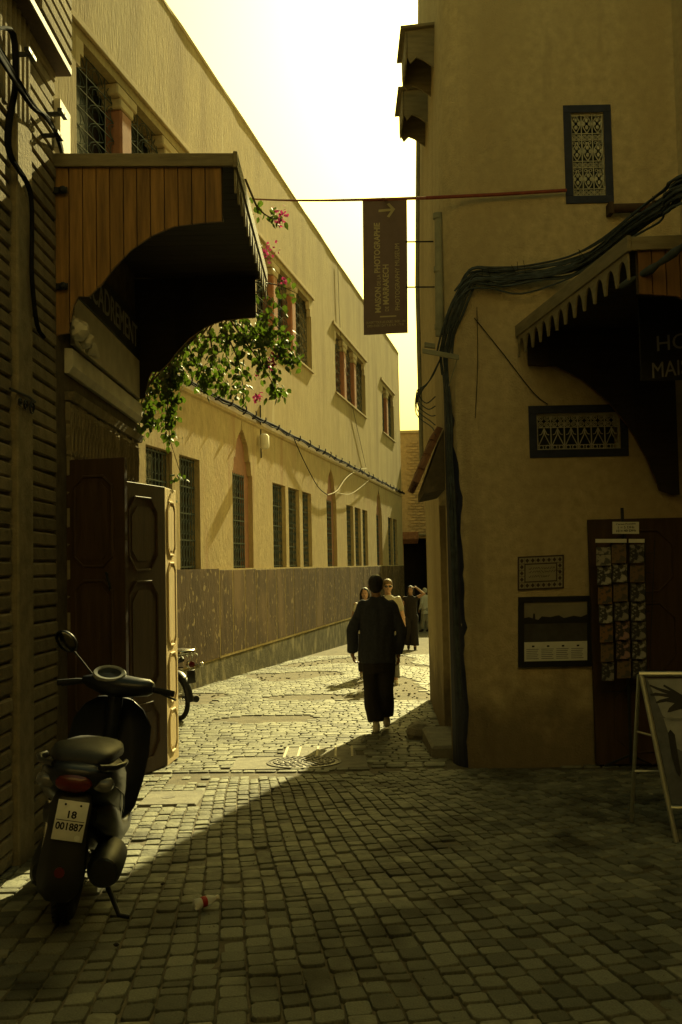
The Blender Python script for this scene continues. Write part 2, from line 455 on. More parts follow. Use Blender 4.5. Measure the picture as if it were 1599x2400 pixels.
# rubble on the broken ground down the street
rg = random.Random(3); mb = MB()
for _ in range(900):
    y = rg.uniform(13.8, 26); x = rg.uniform(left_lim(y)+0.3, right_lim(y))
    if not blocked(x, y): continue
    r = rg.uniform(0.008, 0.028)
    mb.sphere((x, y, G(y)-0.008+r*0.2), (r, r*rg.uniform(.6, 1), r*rg.uniform(.4, .8)), 5, 4)
o = solo(mb, 'rubble', M['concrete'], (0, 20, G(20)), 'loose rubble scattered over the broken paving down the alley', 'rubble', kind='stuff')

rg = random.Random(19); mb = MB()
for _ in range(2200):
    y = 2.9 + 9*rg.random()**1.4; x = rg.uniform(-2.0, 3.0)
    r = rg.uniform(0.002, 0.006); c_ = V((x, y, G(y)-0.003)); a_ = rg.random()*6
    mb.add([c_ + V((r*math.cos(a_+k*2.1), r*math.sin(a_+k*2.1), 0)) for k in range(3)] + [c_ + V((0, 0, r*1.2))], [(0, 1, 3), (1, 2, 3), (2, 0, 3)])
solo(mb, 'grit', M['concrete'], (0, 6, G(6)), 'fine grit scattered over the cobbles', 'grit', kind='stuff')
# ================================================================== LONG BUILDING (left facade)
FD = V((0.1955, 1, 0)).normalized(); FIN = V((-FD.y, FD.x, 0)); FANG = math.atan2(FD.y, FD.x)
def Fp(y, z, d=0.0):
    """point of the facade plane at depth-coordinate y, height z above the eye, d metres into the wall"""
    return V((0.1955*y - 5.9, y, E(z))) + FIN*d
YS, YE, ZT = 7.0, 44.0, 9.42
LB = thing('long_building', 'long two-storey plastered building with barred windows and dark dado lining the alley', 'building', (Fp(26, 0).x, 26, G(26)))
holes = []            # y0, y1, z0, z1, depth, kind
P = 8.7
trip = []; sing = []; upper = []
for k in (-1, 0, 1, 2):
    b = 22.35 + P*k
    for a, c in ((0, 1.15), (1.42, 2.52), (2.85, 3.85)):
        if b+c < YE-0.4 and b+a > YS: trip.append((b+a, b+c))
for k in (0, 1, 2): sing.append(19.38 + 8.72*k)
for k in (-1, 0, 1, 2):
    r_ = 26.6 + 8.45*k
    upper.append((r_-5.3, r_) if k < 2 else (38.9, 42.1))
for a, c in trip: holes.append((a, c, 0.0, 1.92, 0.20))
for a in sing:
    holes.append((a, a+1.38, 0.0, 1.92, 0.24))
    KP = [(1.92, .62), (2.20, .56), (2.22, .47), (2.40, .44), (2.55, .36), (2.68, .22), (2.76, .11), (2.80, .055), (2.82, .03), (3.03, .022)]
    zz = 1.92
    while zz < 3.02:
        z2 = min(zz + (.04 if zz < 2.84 else .2), 3.02); hwk = interp(KP, (zz+z2)/2); holes.append((a+.69-hwk, a+.69+hwk, zz, z2, .10)); zz = z2
for a, c in upper: holes.append((a, c, 5.26, 7.12, 0.36))
def grid_wall(mb, holes, y0, y1, z0, z1, Pf, back=None):
    ysb = sorted(set([y0, y1] + [h[0] for h in holes] + [h[1] for h in holes]))
    zsb = sorted(set([z0, z1] + [h[2] for h in holes] + [h[3] for h in holes]))
    def dep(i, j):
        if not (0 <= i < len(ysb)-1 and 0 <= j < len(zsb)-1): return None
        ym, zm = (ysb[i]+ysb[i+1])/2, (zsb[j]+zsb[j+1])/2
        for h in holes:
            if h[0] < ym < h[1] and h[2] < zm < h[3]: return h[4]
        return 0.0
    for i in range(len(ysb)-1):
        for j in range(len(zsb)-1):
            a, b, c, d = ysb[i], ysb[i+1], zsb[j], zsb[j+1]; dd = dep(i, j)
            tgt = mb if dd == 0 else back
            if tgt is not None: tgt.quad(Pf(a, c, dd), Pf(b, c, dd), Pf(b, d, dd), Pf(a, d, dd))
            e = dep(i+1, j)
            if e is not None and abs(e-dd) > 1e-6: mb.quad(Pf(b, c, dd), Pf(b, c, e), Pf(b, d, e), Pf(b, d, dd))
            e = dep(i, j+1)
            if e is not None and abs(e-dd) > 1e-6: mb.quad(Pf(a, d, dd), Pf(a, d, e), Pf(b, d, e), Pf(b, d, dd))
mbu, mbl, nb = MB(), MB(), MB()
grid_wall(mbu, [h for h in holes if h[2] >= 4], YS, YE, 3.1, ZT, Fp)
grid_wall(mbl, [h for h in holes if h[2] < 4], YS, YE, -3.3, 3.1, Fp, nb)
# remove back faces behind the barred windows (they get panes)
for q in (mbu,):
    q.quad(Fp(YE, 3.1), Fp(YE, 3.1, 7), Fp(YE, ZT, 7), Fp(YE, ZT)); q.quad(Fp(YS, 3.1), Fp(YS, 3.1, 7), Fp(YS, ZT, 7), Fp(YS, ZT))
    q.quad(Fp(YS, ZT), Fp(YE, ZT), Fp(YE, ZT, 7), Fp(YS, ZT, 7)); q.quad(Fp(YS, 3.1, 7), Fp(YE, 3.1, 7), Fp(YE, ZT, 7), Fp(YS, ZT, 7))
mbl.quad(Fp(YE, -3.3), Fp(YE, -3.3, 7), Fp(YE, 3.1, 7), Fp(YE, 3.1)); mbl.quad(Fp(YS, -3.3), Fp(YS, -3.3, 7), Fp(YS, 3.1, 7), Fp(YS, 3.1))
mbl.quad(Fp(YS, -3.3, 7), Fp(YE, -3.3, 7), Fp(YE, 3.1, 7), Fp(YS, 3.1, 7))
part(mbu, 'wall', M['facade'], LB); part(mbl, 'wall', M['facade_low'], LB); 
mb = MB()        # string ledge between the storeys
mb.prism([(0, 2.99), (0, 3.10), (-0.025, 3.085), (-0.035, 3.02)], Fp(YS, 0) - V((0, 0, E(0))) + V((0, 0, CZ)), FIN, (0, 0, 1), (Fp(YE, 0)-Fp(YS, 0)))
part(mb, 'string_ledge', M['facade_low'], LB)
mb = MB(); nseg = 60; secs = []
for i in range(nseg+1):      # hand-trowelled parapet cap, not quite straight
    yy_ = lerp(YS, YE, i/nseg); dz_ = .03*noise.noise(V((yy_*.45, 1.7, 0))) + .014*noise.noise(V((yy_*2.1, 4.2, 0))); dx_ = .018*noise.noise(V((yy_*.9, 9.1, 0)))
    secs.append([Fp(yy_, ZT-.03, .3), Fp(yy_, ZT+.055+dz_, .3), Fp(yy_, ZT+.05+dz_, -.008+dx_*.4), Fp(yy_, ZT+.015+dz_, -.022+dx_), Fp(yy_, ZT-.03, -.012)])
mb.loft(secs)
part(mb, 'parapet_cap', M['trim'], LB)
# dado: plain stretch, then single slabs with pale joints between
def fbox(mb, y0, y1, z0, z1, d0, d1, b=0.0):
    c = Fp((y0+y1)/2, (z0+z1)/2, (d0+d1)/2); L = (Fp(y1, 0)-Fp(y0, 0)).length
    return mb.obox(c, FD*(L/2), FIN*(abs(d1-d0)/2), V((0, 0, abs(z1-z0)/2)), b)
mb = MB(); fbox(mb, YS, 18.42, -1.62, 0.0, -0.028, 0.0); part(mb, 'dado_panel', M['dado'], LB)
mb = MB(); fbox(mb, 18.42, YE-0.01, -1.64, 0.004, -0.0265, 0.0); part(mb, 'dado_joint', M['dado_joint'], LB)
y = 18.46; rg = random.Random(4); dmesh = None
while y < YE - 0.3:
    wdt = 0.80; y1 = min(y+wdt-0.045, YE-0.05)
    mb = MB(); fbox(mb, y, y1, -1.60, -0.02 - rg.uniform(0, 0.02), -0.029-rg.uniform(0, .004), -0.004, 0.003)
    part(mb, 'dado_panel', M['dado'], LB); y += wdt
mb = MB(); mb.prism([(0, -3.3), (0, -1.66), (-0.02, -1.66), (-0.045, -3.3)], Fp(YS, 0) - V((0, 0, E(0))) + V((0, 0, CZ)), FIN, (0, 0, 1), (Fp(YE, 0)-Fp(YS, 0)))
part(mb, 'plinth', M['plinth'], LB)

# window bars (local frame: x along the wall, y into the wall, z up)
def arc(cx, cz, r, a0, a1, n=10, y=0.0):
    return [V((cx + r*math.cos(R(lerp(a0, a1, i/n))), y, cz + r*math.sin(R(lerp(a0, a1, i/n))))) for i in range(n+1)]
def grille_low(wd, h):
    mb = MB()
    for i in range(5):
        z = 0.04 + (h-0.08)*i/4; mb.obox((wd/2, 0, z), (wd/2, 0, 0), (0, .006, 0), (0, 0, .011))
    nx = 7
    for i in range(nx+1):
        x = 0.03 + (wd-0.06)*i/nx; mb.obox((x, 0, h/2), (.007, 0, 0), (0, .006, 0), (0, 0, h/2))
    cw = (wd-0.06)/nx
    for i in range(nx):
        for j in range(4):
            zb = 0.04 + (h-0.08)*j/4; hh = (h-0.08)/4; xc = 0.03 + cw*(i+.5)
            for f in (0.13, 0.87): mb.tube(arc(xc, zb+hh*f, cw*0.42, 0, 324, 9), 0.005, 4, closed=True)
            for sg in (-1, 1):
                mb.tube([V((xc+sg*cw*.40*math.sin(math.pi*t), 0, zb+hh*(0.24+0.52*t))) for t in [k/8 for k in range(9)]], 0.005, 4)
    return mb
def grille_up(wd, h):
    mb = MB(); nx = 9; cw = wd/nx; nz = 7; ch = h/nz
    for i in range(nx+1): mb.obox((cw*i, 0, h/2), (.006, 0, 0), (0, .006, 0), (0, 0, h/2))
    for j in range(nz+1): mb.obox((wd/2, 0, ch*j), (wd/2, 0, 0), (0, .006, 0), (0, 0, .006))
    for i in range(nx):
        for j in range(nz):
            xc = cw*(i+.5); zc = ch*(j+.5)
            for sg in (-1, 1):
                mb.tube([V((xc + sg*cw*.46*math.cos(math.pi*(t-.5))*(1 if (t < .5) else .75), 0, zc + ch*(t-.5)*.98)) for t in [k/8 for k in range(9)]], 0.007, 4)
            mb.tube(arc(xc, zc-ch*.1, cw*.2, 0, 324, 7), 0.006, 4, closed=True)
    return mb
def local_pane(wd, h, y=0.0):
    mb = MB(); mb.box(0, y, 0, wd, y+0.01, h); return mb
cache = {}
def win_meshes(kind, wd, h):
    key = (kind, round(wd, 2), h)
    if key not in cache:
        pm = local_pane(wd, h).mesh('window'); pm.materials.append(M['pane'])
        gm = (grille_low if kind == 'low' else grille_up)(wd, h).xf(Matrix.Translation((0, -0.09 if kind == 'low' else -0.20, 0))).mesh('grille', fix=False); gm.materials.append(M['iron'])
        cache[key] = (pm, gm)
    return cache[key]
K = 1/FD.y
for a, c in trip + [(a+.0, a+1.1) for a in sing]:
    pm, gm = win_meshes('low', (c-a)*K, 1.92)
    o = inst(pm, 'window', LB, Fp(a, 0.0, 0.19), FANG); sub_inst(gm, 'grille', o)
for a in sing:
    mb = MB(); KPL = [(z_, interp(KP, z_)) for z_ in (1.90, 2.0, 2.1, 2.2, 2.22, 2.4, 2.55, 2.68, 2.76, 2.8, 2.9, 3.03)]
    poly = [((a+.69-h_-a)*K, z_) for z_, h_ in KPL] + [((a+.69+h_-a)*K, z_) for z_, h_ in KPL[::-1]]
    o_ = Fp(a, 0, .098); mb.prism([(x_, z_) for x_, z_ in poly], o_ - V((0, 0, E(0))) + V((0, 0, CZ)), FD, (0, 0, 1), FIN*.01); part(mb, 'niche_lining', M['niche'], LB)
for a in sing:    # the rest of the niche beside the single window
    mb = MB(); fbox(mb, a+1.1, a+1.38, 0.0, 1.92, 0.10, 0.235); part(mb, 'niche_lining', M['niche'], LB)
for a, c in upper:
    pm, gm = win_meshes('up', (c-a)*K, 1.86)
    o = inst(pm, 'window', LB, Fp(a, 5.26, 0.34), FANG); sub_inst(gm, 'grille', o)
    ncol = 2 if c-a > 4 else 1
    for i in range(ncol):
        yc = a + (c-a)*(i+1)/(ncol+1) - 0.1
        mb = MB(); fbox(mb, yc-.19, yc+.19, 5.262, 6.80, 0.015, 0.30, 0.03); cobj = part(mb, 'column', M['column'], LB)
        mb = MB(); fbox(mb, yc-.24, yc+.24, 6.80, 6.95, 0.005, 0.32, 0.02); fbox(mb, yc-.36, yc+.36, 6.95, 7.118, -0.004, 0.33, 0.02)
        part(mb, 'capital', M['trim'], cobj)
    mb = MB(); fbox(mb, a-.28, c+.28, 7.26, 7.36, -0.055, 0.0, 0.01); part(mb, 'lintel_moulding', M['trim'], LB)
    for sy, sg in ((a, 1), (c, -1)):
        mb = MB(); fbox(mb, min(sy, sy+sg*.22), max(sy, sy+sg*.22), 6.92, 7.119, 0.0, 0.1); fbox(mb, min(sy, sy+sg*.12), max(sy, sy+sg*.12), 6.74, 6.9195, 0.0, 0.1)
        part(mb, 'corbel', M['trim'], LB)
    mb = MB(); fbox(mb, a-.06, c+.06, 5.20, 5.255, -0.05, 0.02, 0.008); part(mb, 'sill', M['trim'], LB)

# ================================================================== LEFT CORNER BUILDING (brick) AND LOW SHOP
XW = -1.9
BB = thing('brick_building', 'tall old building with deep-jointed brick courses and corner pilaster beside the shop', 'building', (XW, 5.5, G(5.5)))
mb = MB(); mb.box(-7, -1.75, -1, XW-0.018, 6.62, E(5.2)); part(mb, 'wall', M['brown_core'], BB)
mb = MB(); mb.box(XW-.04, 5.75, -.6, XW+.035, 6.03, E(2.72), 0.01); part(mb, 'pilaster', M['stone_old'], BB)
rg = random.Random(9)
z = -0.45
cm = {}
def course_mesh(L):
    if L not in cm:
        m = MB(); m.obox((0, 0, 0), (0.035, 0, 0), (0, L/2, 0), (0, 0, 0.0415), 0.010).mesh
        me = m.mesh('brick_course'); me.materials.append(M['stone_old']); cm[L] = me
    return cm[L]
while z < E(3.42):
    inst(course_mesh(0.585), 'brick_course', BB, (XW-.03+rg.uniform(-.006, .006), 6.345, z), rot=(rg.uniform(-.012, .012), 0, rg.uniform(-.01, .01)))
    if z < E(2.72): inst(course_mesh(1.5), 'brick_course', BB, (XW-.03+rg.uniform(-.006, .006), 4.98, z), rot=(rg.uniform(-.006, .006), 0, 0))
    z += 0.096
y = 4.3
while y < 6.02:      # upright ribbed boards above
    mb = MB(); mb.box(XW-.04, y, E(2.70), XW+.02, y+.055, E(4.6), 0.012); part(mb, 'upright_slat', M['stone_old'], BB); y += 0.085
# jettied top
mb = MB(); mb.box(XW-.5, 5.95, E(3.46), XW+.10, 6.66, E(5.2)); part(mb, 'jetty', M['brown_core'], BB)
z = E(3.51)
while z < E(5.0):
    inst(course_mesh(0.70), 'brick_course', BB, (XW+.085, 6.31, z), rot=(rg.uniform(-.01, .01), 0, 0)); z += 0.096
mb = MB(); mb.box(XW-.02, 5.4, E(3.40), XW+.11, 6.68, E(3.46), 0.008); part(mb, 'soffit_board', M['doorwood'], BB)

SH = thing('low_shop', 'low framing shop with plaster lintel and doorway under the wooden canopy', 'shop', (XW, 8.0, G(8)))
YA, YB = 6.65, 9.30
DO0, DO1, DT = 6.97, 8.32, 0.79
mb = MB()
mb.box(-5, 6.625, -1, XW, DO0, E(2.785)); mb.box(-5, DO1, -1, XW, YB, E(2.785)); mb.box(-5, DO0+.002, E(DT), XW, DO1-.002, E(2.785))
part(mb, 'wall', M['brown_core'], SH)
mb = MB(); mb.box(-4.9, DO0, -1, -3.6, DO1, E(DT)-.01); part(mb, 'interior', M['interior'], SH)
mb = MB(); mb.box(XW, 6.99, E(1.61), XW+.035, 9.28, E(1.97), 0.004); part(mb, 'fascia_panel', M['white'], SH, label='pale board running along the wall under the shop sign')
mb = MB()
mb.prism([(0, 1.38), (0, 1.555), (0.055, 1.55), (0.06, 1.43), (0.03, 1.38)], (XW, 6.85, CZ), (1, 0, 0), (0, 0, 1), (0, 2.42, 0))
part(mb, 'lintel_beam', M['white'], SH)
mb = MB(); mb.prism([(0, 1.19), (0, 1.25), (0.07, 1.25), (0.05, 1.19)], (XW, 6.85, CZ), (1, 0, 0), (0, 0, 1), (0, 2.42, 0)); part(mb, 'moulding', M['stone_old'], SH)
# carved plaster frieze: a row of little hanging pendants
def pendant():
    mb = MB()
    prof = [(-.045, .38), (.045, .38), (.045, .25), (.03, .23), (.03, .15), (.045, .13), (.02, .05), (.02, .02), (0, 0), (-.02, .02), (-.02, .05), (-.045, .13), (-.03, .15), (-.03, .23), (-.045, .25)]
    mb.prism(prof, (0, 0, 0), (0, 1, 0), (0, 0, 1), (0.03, 0, 0))
    for sg in (-1, 1):
        mb.tube([(0.032, sg*.028, .34), (.034, sg*.012, .28), (.034, sg*.028, .2), (.034, sg*.01, .12), (.034, 0, .03)], 0.008, 5)
    mb.tube([V((0.034, .02*math.cos(t), .30+.02*math.sin(t))) for t in [k*.7 for k in range(9)]], 0.006, 4)
    return mb
pend = pendant().mesh('carved_pendant'); pend.materials.append(M['stone_old'])
yy = 6.9
while yy < 9.25:
    inst(pend, 'carved_pendant', SH, (XW+.002, yy, E(0.80)+rg.uniform(-.015, .015))); yy += 0.098
for yy, n in ((6.92, 4), (8.42, 5)):
    for k in range(n):
        inst(pend, 'carved_pendant', SH, (XW+.004, yy+ (0.0 if n == 4 else .06), E(0.42 - .36*k)))
# sign
def text_mesh(txt, size, name='lettering', depth=0.002, bold=0.0, spacing=1.0):
    c = bpy.data.curves.new(name, 'FONT'); c.body = txt; c.size = size; c.extrude = depth; c.offset = bold
    c.align_x = 'CENTER'; c.align_y = 'CENTER'; c.resolution_u = 3; c.space_character = spacing
    o = bpy.data.objects.new(name, c); COL.objects.link(o)
    dg = bpy.context.evaluated_depsgraph_get(); dg.update()
    me = bpy.data.meshes.new_from_object(o.evaluated_get(dg)); me.name = name
    bpy.data.objects.remove(o); bpy.data.curves.remove(c)
    return me
def letters(txt, size, mat, parent, loc, xdir, ydir, bold=0.0, width=None, spacing=1.0, label=None):
    me = text_mesh(txt, size, bold=bold, spacing=spacing)
    xd = V(xdir).normalized(); yd = V(ydir).normalized(); zd = xd.cross(yd)
    k = 1.0
    if width:
        xs = [v.co.x for v in me.vertices]; k = width/(max(xs)-min(xs))
    Mx = Matrix((xd*k, yd, zd)).transposed().to_4x4(); Mx.translation = V(loc) - ORG[parent.name]
    me.transform(Mx); me.materials.append(mat)
    o = bpy.data.objects.new('lettering', me); COL.objects.link(o); o.parent = parent; ORG[o.name] = ORG[parent.name]
    return o
M['letter_grey'] = mk('grey_letters', (0.30, 0.30, 0.28), 0.1, 10, 0.6)
M['sign_dark'] = mk('dark_sign', (0.022, 0.022, 0.026), 0.2, 10, 0.6)
SG = thing('shop_sign', 'dark shop board with grey capital letters under the wooden canopy', 'sign', (XW+.03, 8.1, E(2.0)))
mb = MB(); mb.box(XW+.004, 6.95, E(1.985), XW+.03, 9.26, E(2.36), 0.004); part(mb, 'board', M['sign_dark'], SG)
letters('ENCADREMENT', 0.30, M['letter_grey'], SG, (XW+.032, 8.16, E(2.16)), (0, 1, 0), (0, 0, 1), width=2.05)

# ------------------------------------------------------------------ wooden canopies
PROF_PX = [(132, 785), (160, 780), (172, 715), (184, 694), (209, 694), (240, 663), (267, 627), (306, 586), (357, 551), (408, 530), (469, 522), (521, 518)]
CUTS = [132.6, 162, 194, 226, 257.6, 289.8, 321, 353, 386, 418, 450, 482, 521]
prof = [(atY(a, b, YA).x - XW, atY(a, b, YA).z - CZ) for a, b in PROF_PX]     # (out from wall, height above the eye)
cuts = [atY(a, 500, YA).x - XW for a in CUTS]; cuts[0] = -0.02
AW = 1.22
def canopy(name, label, loc, wx, y0, y1, sgn, ztop, rise=0.05, pl=None, aw=AW, nar=12, rail=0.075, drop=0.17, cuts=cuts, prof=prof, dirx=0.0, both=True):
    """canopy on a wall at x=wx reaching out by aw (sgn=+1 to the right); y0 near end, y1 far end"""
    C = thing(name, label, 'canopy', loc)
    def X(o, y): return wx + sgn*o + dirx*(y-y0)
    zt = ztop
    for yp, t in ((y0, 0.022), (y1, -0.022)):
        for a, b in zip(cuts, cuts[1:]):
            g = 0.0035
            xs = [a+g] + [p[0] for p in prof if a+g < p[0] < b-g] + [b-g]
            poly = [(x, interp(prof, x)) for x in xs] + [(b-g, zt-.02), (a+g, zt-.02)]
            mb = MB(); mb.prism([(sgn*x, z) for x, z in poly], (wx+dirx*(yp-y0), yp, CZ), (1, 0, 0), (0, 0, 1), (0, t, 0)); part(mb, 'plank', pl or M['pine'], C)
    for yp, t in ((y0+.0225, .012), (y1-.0225, -.012)):      # added near-black boards, shade put into their colour, inside the two ends
        for a, b in zip(cuts[::2], cuts[2::2]):
            xs = [a-.004] + [p[0] for p in prof if a-.004 < p[0] < b+.004] + [b+.004]
            poly = [(x, interp(prof, x)+.002) for x in xs] + [(b+.004, zt-.021), (a-.004, zt-.021)]; k_ = cuts.index(a) % 4
            mb = MB(); mb.prism([(sgn*x, z) for x, z in poly], (wx+dirx*(yp-y0), yp + (t*.25 if k_ else 0), CZ), (1, 0, 0), (0, 0, 1), (0, t, 0)); part(mb, 'shade_board', M['pine_dark'], C)
    # trims on the two ends, fascia rail, soffit boards, roof
    for yp in (y0-0.03, y1-0.005):
        mb = MB(); mb.obox(((X(0, yp)+X(aw, yp))/2, yp+.014, E(zt+rise/2)-.01), ((aw+.04)/2, 0, -0.012*sgn), (0, .014, 0), (0, 0, .045), 0.004); part(mb, 'end_trim', M['trimwood'], C)
    n = max(6, int((y1-y0)/0.13)); st = (y1-y0-.05)/n
    for i in range(n):
        ya, yb = y0+.025+st*i, y0+.025+st*(i+1)-.005
        mb = MB(); ym = (ya+yb)/2
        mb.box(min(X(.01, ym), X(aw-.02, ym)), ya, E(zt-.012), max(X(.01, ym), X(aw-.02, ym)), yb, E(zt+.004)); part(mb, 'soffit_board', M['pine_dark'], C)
    mb = MB(); u_ = V((dirx, 1, 0)).normalized(); L = (y1-y0+.10)*math.sqrt(1+dirx*dirx)
    mid = V(((X(aw, y0)+X(aw, y1))/2, (y0+y1)/2, 0)); nrm = V((sgn, -sgn*dirx, 0)).normalized()
    mb.obox(mid + V((0, 0, E(zt-.02)+.018)) + nrm*.012, u_*(L/2), nrm*.014, V((0, 0, rail/2+.018)), 0.004); part(mb, 'fascia_rail', M['trimwood'], C)
    # scalloped valance, one board per tooth
    L2 = L-.06; p0 = mid - u_*(L2/2); step = L2/nar; zr = zt-.02-rail/2+.004
    for i in range(nar+1):
        c = step*i; poly = []
        lo, hi = max(0, c-step/2), min(L2, c+step/2)
        def edge(x):      # bottom height of the board at x: pointed arch between teeth
            d = abs(x-c)/(step/2); return zr - drop + (drop*0.80*math.sqrt(max(0.0, 1-((1-d)/0.80)**2)) if d > 0.2 else 0)
        xs = [lerp(lo+.002, hi-.002, k/16) for k in range(17)]
        poly = [(x, edge(x)) for x in xs] + [(hi-.002, zr), (lo+.002, zr)]
        mb = MB(); mb.prism(poly, p0 + V((0, 0, CZ)), u_, (0, 0, 1), nrm*.014); part(mb, 'valance_board', M['trimwood'], C)
    mb = MB()
    A, B = X(0.0, y0), X(aw+.01, y0); A2, B2 = X(0.0, y1), X(aw+.01, y1)
    top = [(A, y0-.02, E(zt+rise)), (B, y0-.02, E(zt+.012)), (B2, y1+.02, E(zt+.012)), (A2, y1+.02, E(zt+rise))]
    mb.add([V(p) for p in top] + [V(p)+V((0, 0, .025)) for p in top], [(0, 1, 2, 3), (7, 6, 5, 4), (0, 4, 5, 1), (1, 5, 6, 2), (2, 6, 7, 3), (3, 7, 4, 0)])
    part(mb, 'roof', M['trimwood'], C)
    return C
CL = canopy('shop_canopy', 'arched plank canopy with scalloped valance over the framing shop', (XW, 8, E(1.5)), XW, YA, YB, 1, 2.77)
# iron brackets that fix the planks to the wall
for px, py in ((140, 447), (140, 672)):
    p = atY(px, py, YA-.02); mb = MB()
    mb.box(XW-.03, YA-.035, p.z-.022, XW+.09, YA-.022, p.z+.022, .003); mb.lathe([(.026, 0), (.026, .012), (.012, .022)], (XW+.06, YA-.035, p.z), (0, -1, 0), 10)
    part(mb, 'bracket', M['iron_dark'], CL)
# ================================================================== RIGHT BUILDING
YF = 8.8
RB = thing('ochre_building', 'tall ochre plastered building with rounded corner facing the square', 'building', (2.2, YF, G(YF)))
def Rp(x, z, d=0.0): return V((x, YF + d, E(z)))
def wrect(px0, py0, px1, py1): a = atY(px0, py0, YF); b = atY(px1, py1, YF); return a.x, b.x, b.z-CZ, a.z-CZ
w1 = wrect(1319, 248, 1439, 476); w2 = wrect(1238, 952, 1474, 1069)
BANDW = 0.07
def inner(w, b=BANDW): return (w[0]+b, w[1]-b, w[2]+b, w[3]-b)
hh = [inner(w1)+(0.22,), inner(w2)+(0.22,)]
TOPR = 10.5
mb = MB(); grid_wall(mb, hh, 1.32, 12.0, -2.4, TOPR, Rp); part(mb, 'wall', M['ochre'], RB)
# rounded corner and side wall with the side doorway (profile in plan, leaning in towards the top)
def S(y): return 0.975 + 0.036*(y-9.18)
plan = [(1.32, 8.8), (1.22, 8.806), (1.13, 8.832), (1.05, 8.89), (0.995, 9.0), (0.975, 9.18)]
zs = [-2.4, -1.0, 0.5, 1.5, 2.5, 3.3, 4.2, 5.2, 6.5, 8.5, TOPR]
def lean(z): return 0.0 if z < 3.6 else 0.03*(z-3.6)
mb = MB()
rows = [[V((x + lean(z)*(0 if i == 0 else 1)*min(1, i/3), y, E(z))) for i, (x, y) in enumerate(plan)] for z in zs]
for a, b in zip(rows, rows[1:]):
    for i in range(len(plan)-1): mb.quad(a[i], a[i+1], b[i+1], b[i])
part(mb, 'corner', M['ochre'], RB, smooth=60)
SD0, SD1, SDT = 9.34, 10.55, 0.62
mb = MB()
def flare(z): return 0.07*min(1.0, max(0.0, (2.5-z)/1.7))
def Sp(y, z, d=0.0): return V((S(y) + d + lean(z) + flare(z)*(y-9.18)/5.42, y, E(z)))
grid_wall(mb, [(SD0, SD1, -2.4, SDT, 0.30)] + [(9.18, 14.6, zz, zz, 0) for zz in zs[1:-1]], 9.18, 14.6, -2.4, TOPR, Sp)
mb.quad(Sp(14.6, -2.4), V((12, 15.5, E(-2.4))), V((12, 15.5, E(TOPR))), Sp(14.6, TOPR))
mb.add([Sp(9.18, TOPR), Sp(14.6, TOPR), V((12, 15.5, E(TOPR))), V((12, YF, E(TOPR))), V((1.32, YF, E(TOPR)))], [(0, 1, 2, 3, 4)])
part(mb, 'side_wall', M['ochre'], RB)
mb = MB(); mb.box(S(9.9)+.20, SD0, -1.2, S(9.9)+.28, SD1, E(SDT)); part(mb, 'side_door', M['interior'], RB)
mb = MB()
mb.quad(V((1.125, YF-.003, E(-2.4))), V((2.4, YF-.003, E(-2.4))), V((2.4, YF-.003, E(-1.05))), V((1.125, YF-.003, E(-1.35))))
# grimy foot of the wall with an uneven upper edge
mb = MB(); n = 40; pts = []
for i in range(n+1):
    x = lerp(1.13, 2.3, i/n); pts.append((x, -1.12 + 0.13*noise.noise(V((x*2.3, 0.3, 0))) + 0.06*noise.noise(V((x*9, 1.3, 0)))))
mb.prism([(1.13, -2.3)] + pts + [(2.3, -2.3)], (0, YF, CZ), (1, 0, 0), (0, 0, 1), (0, -0.006, 0)); pass
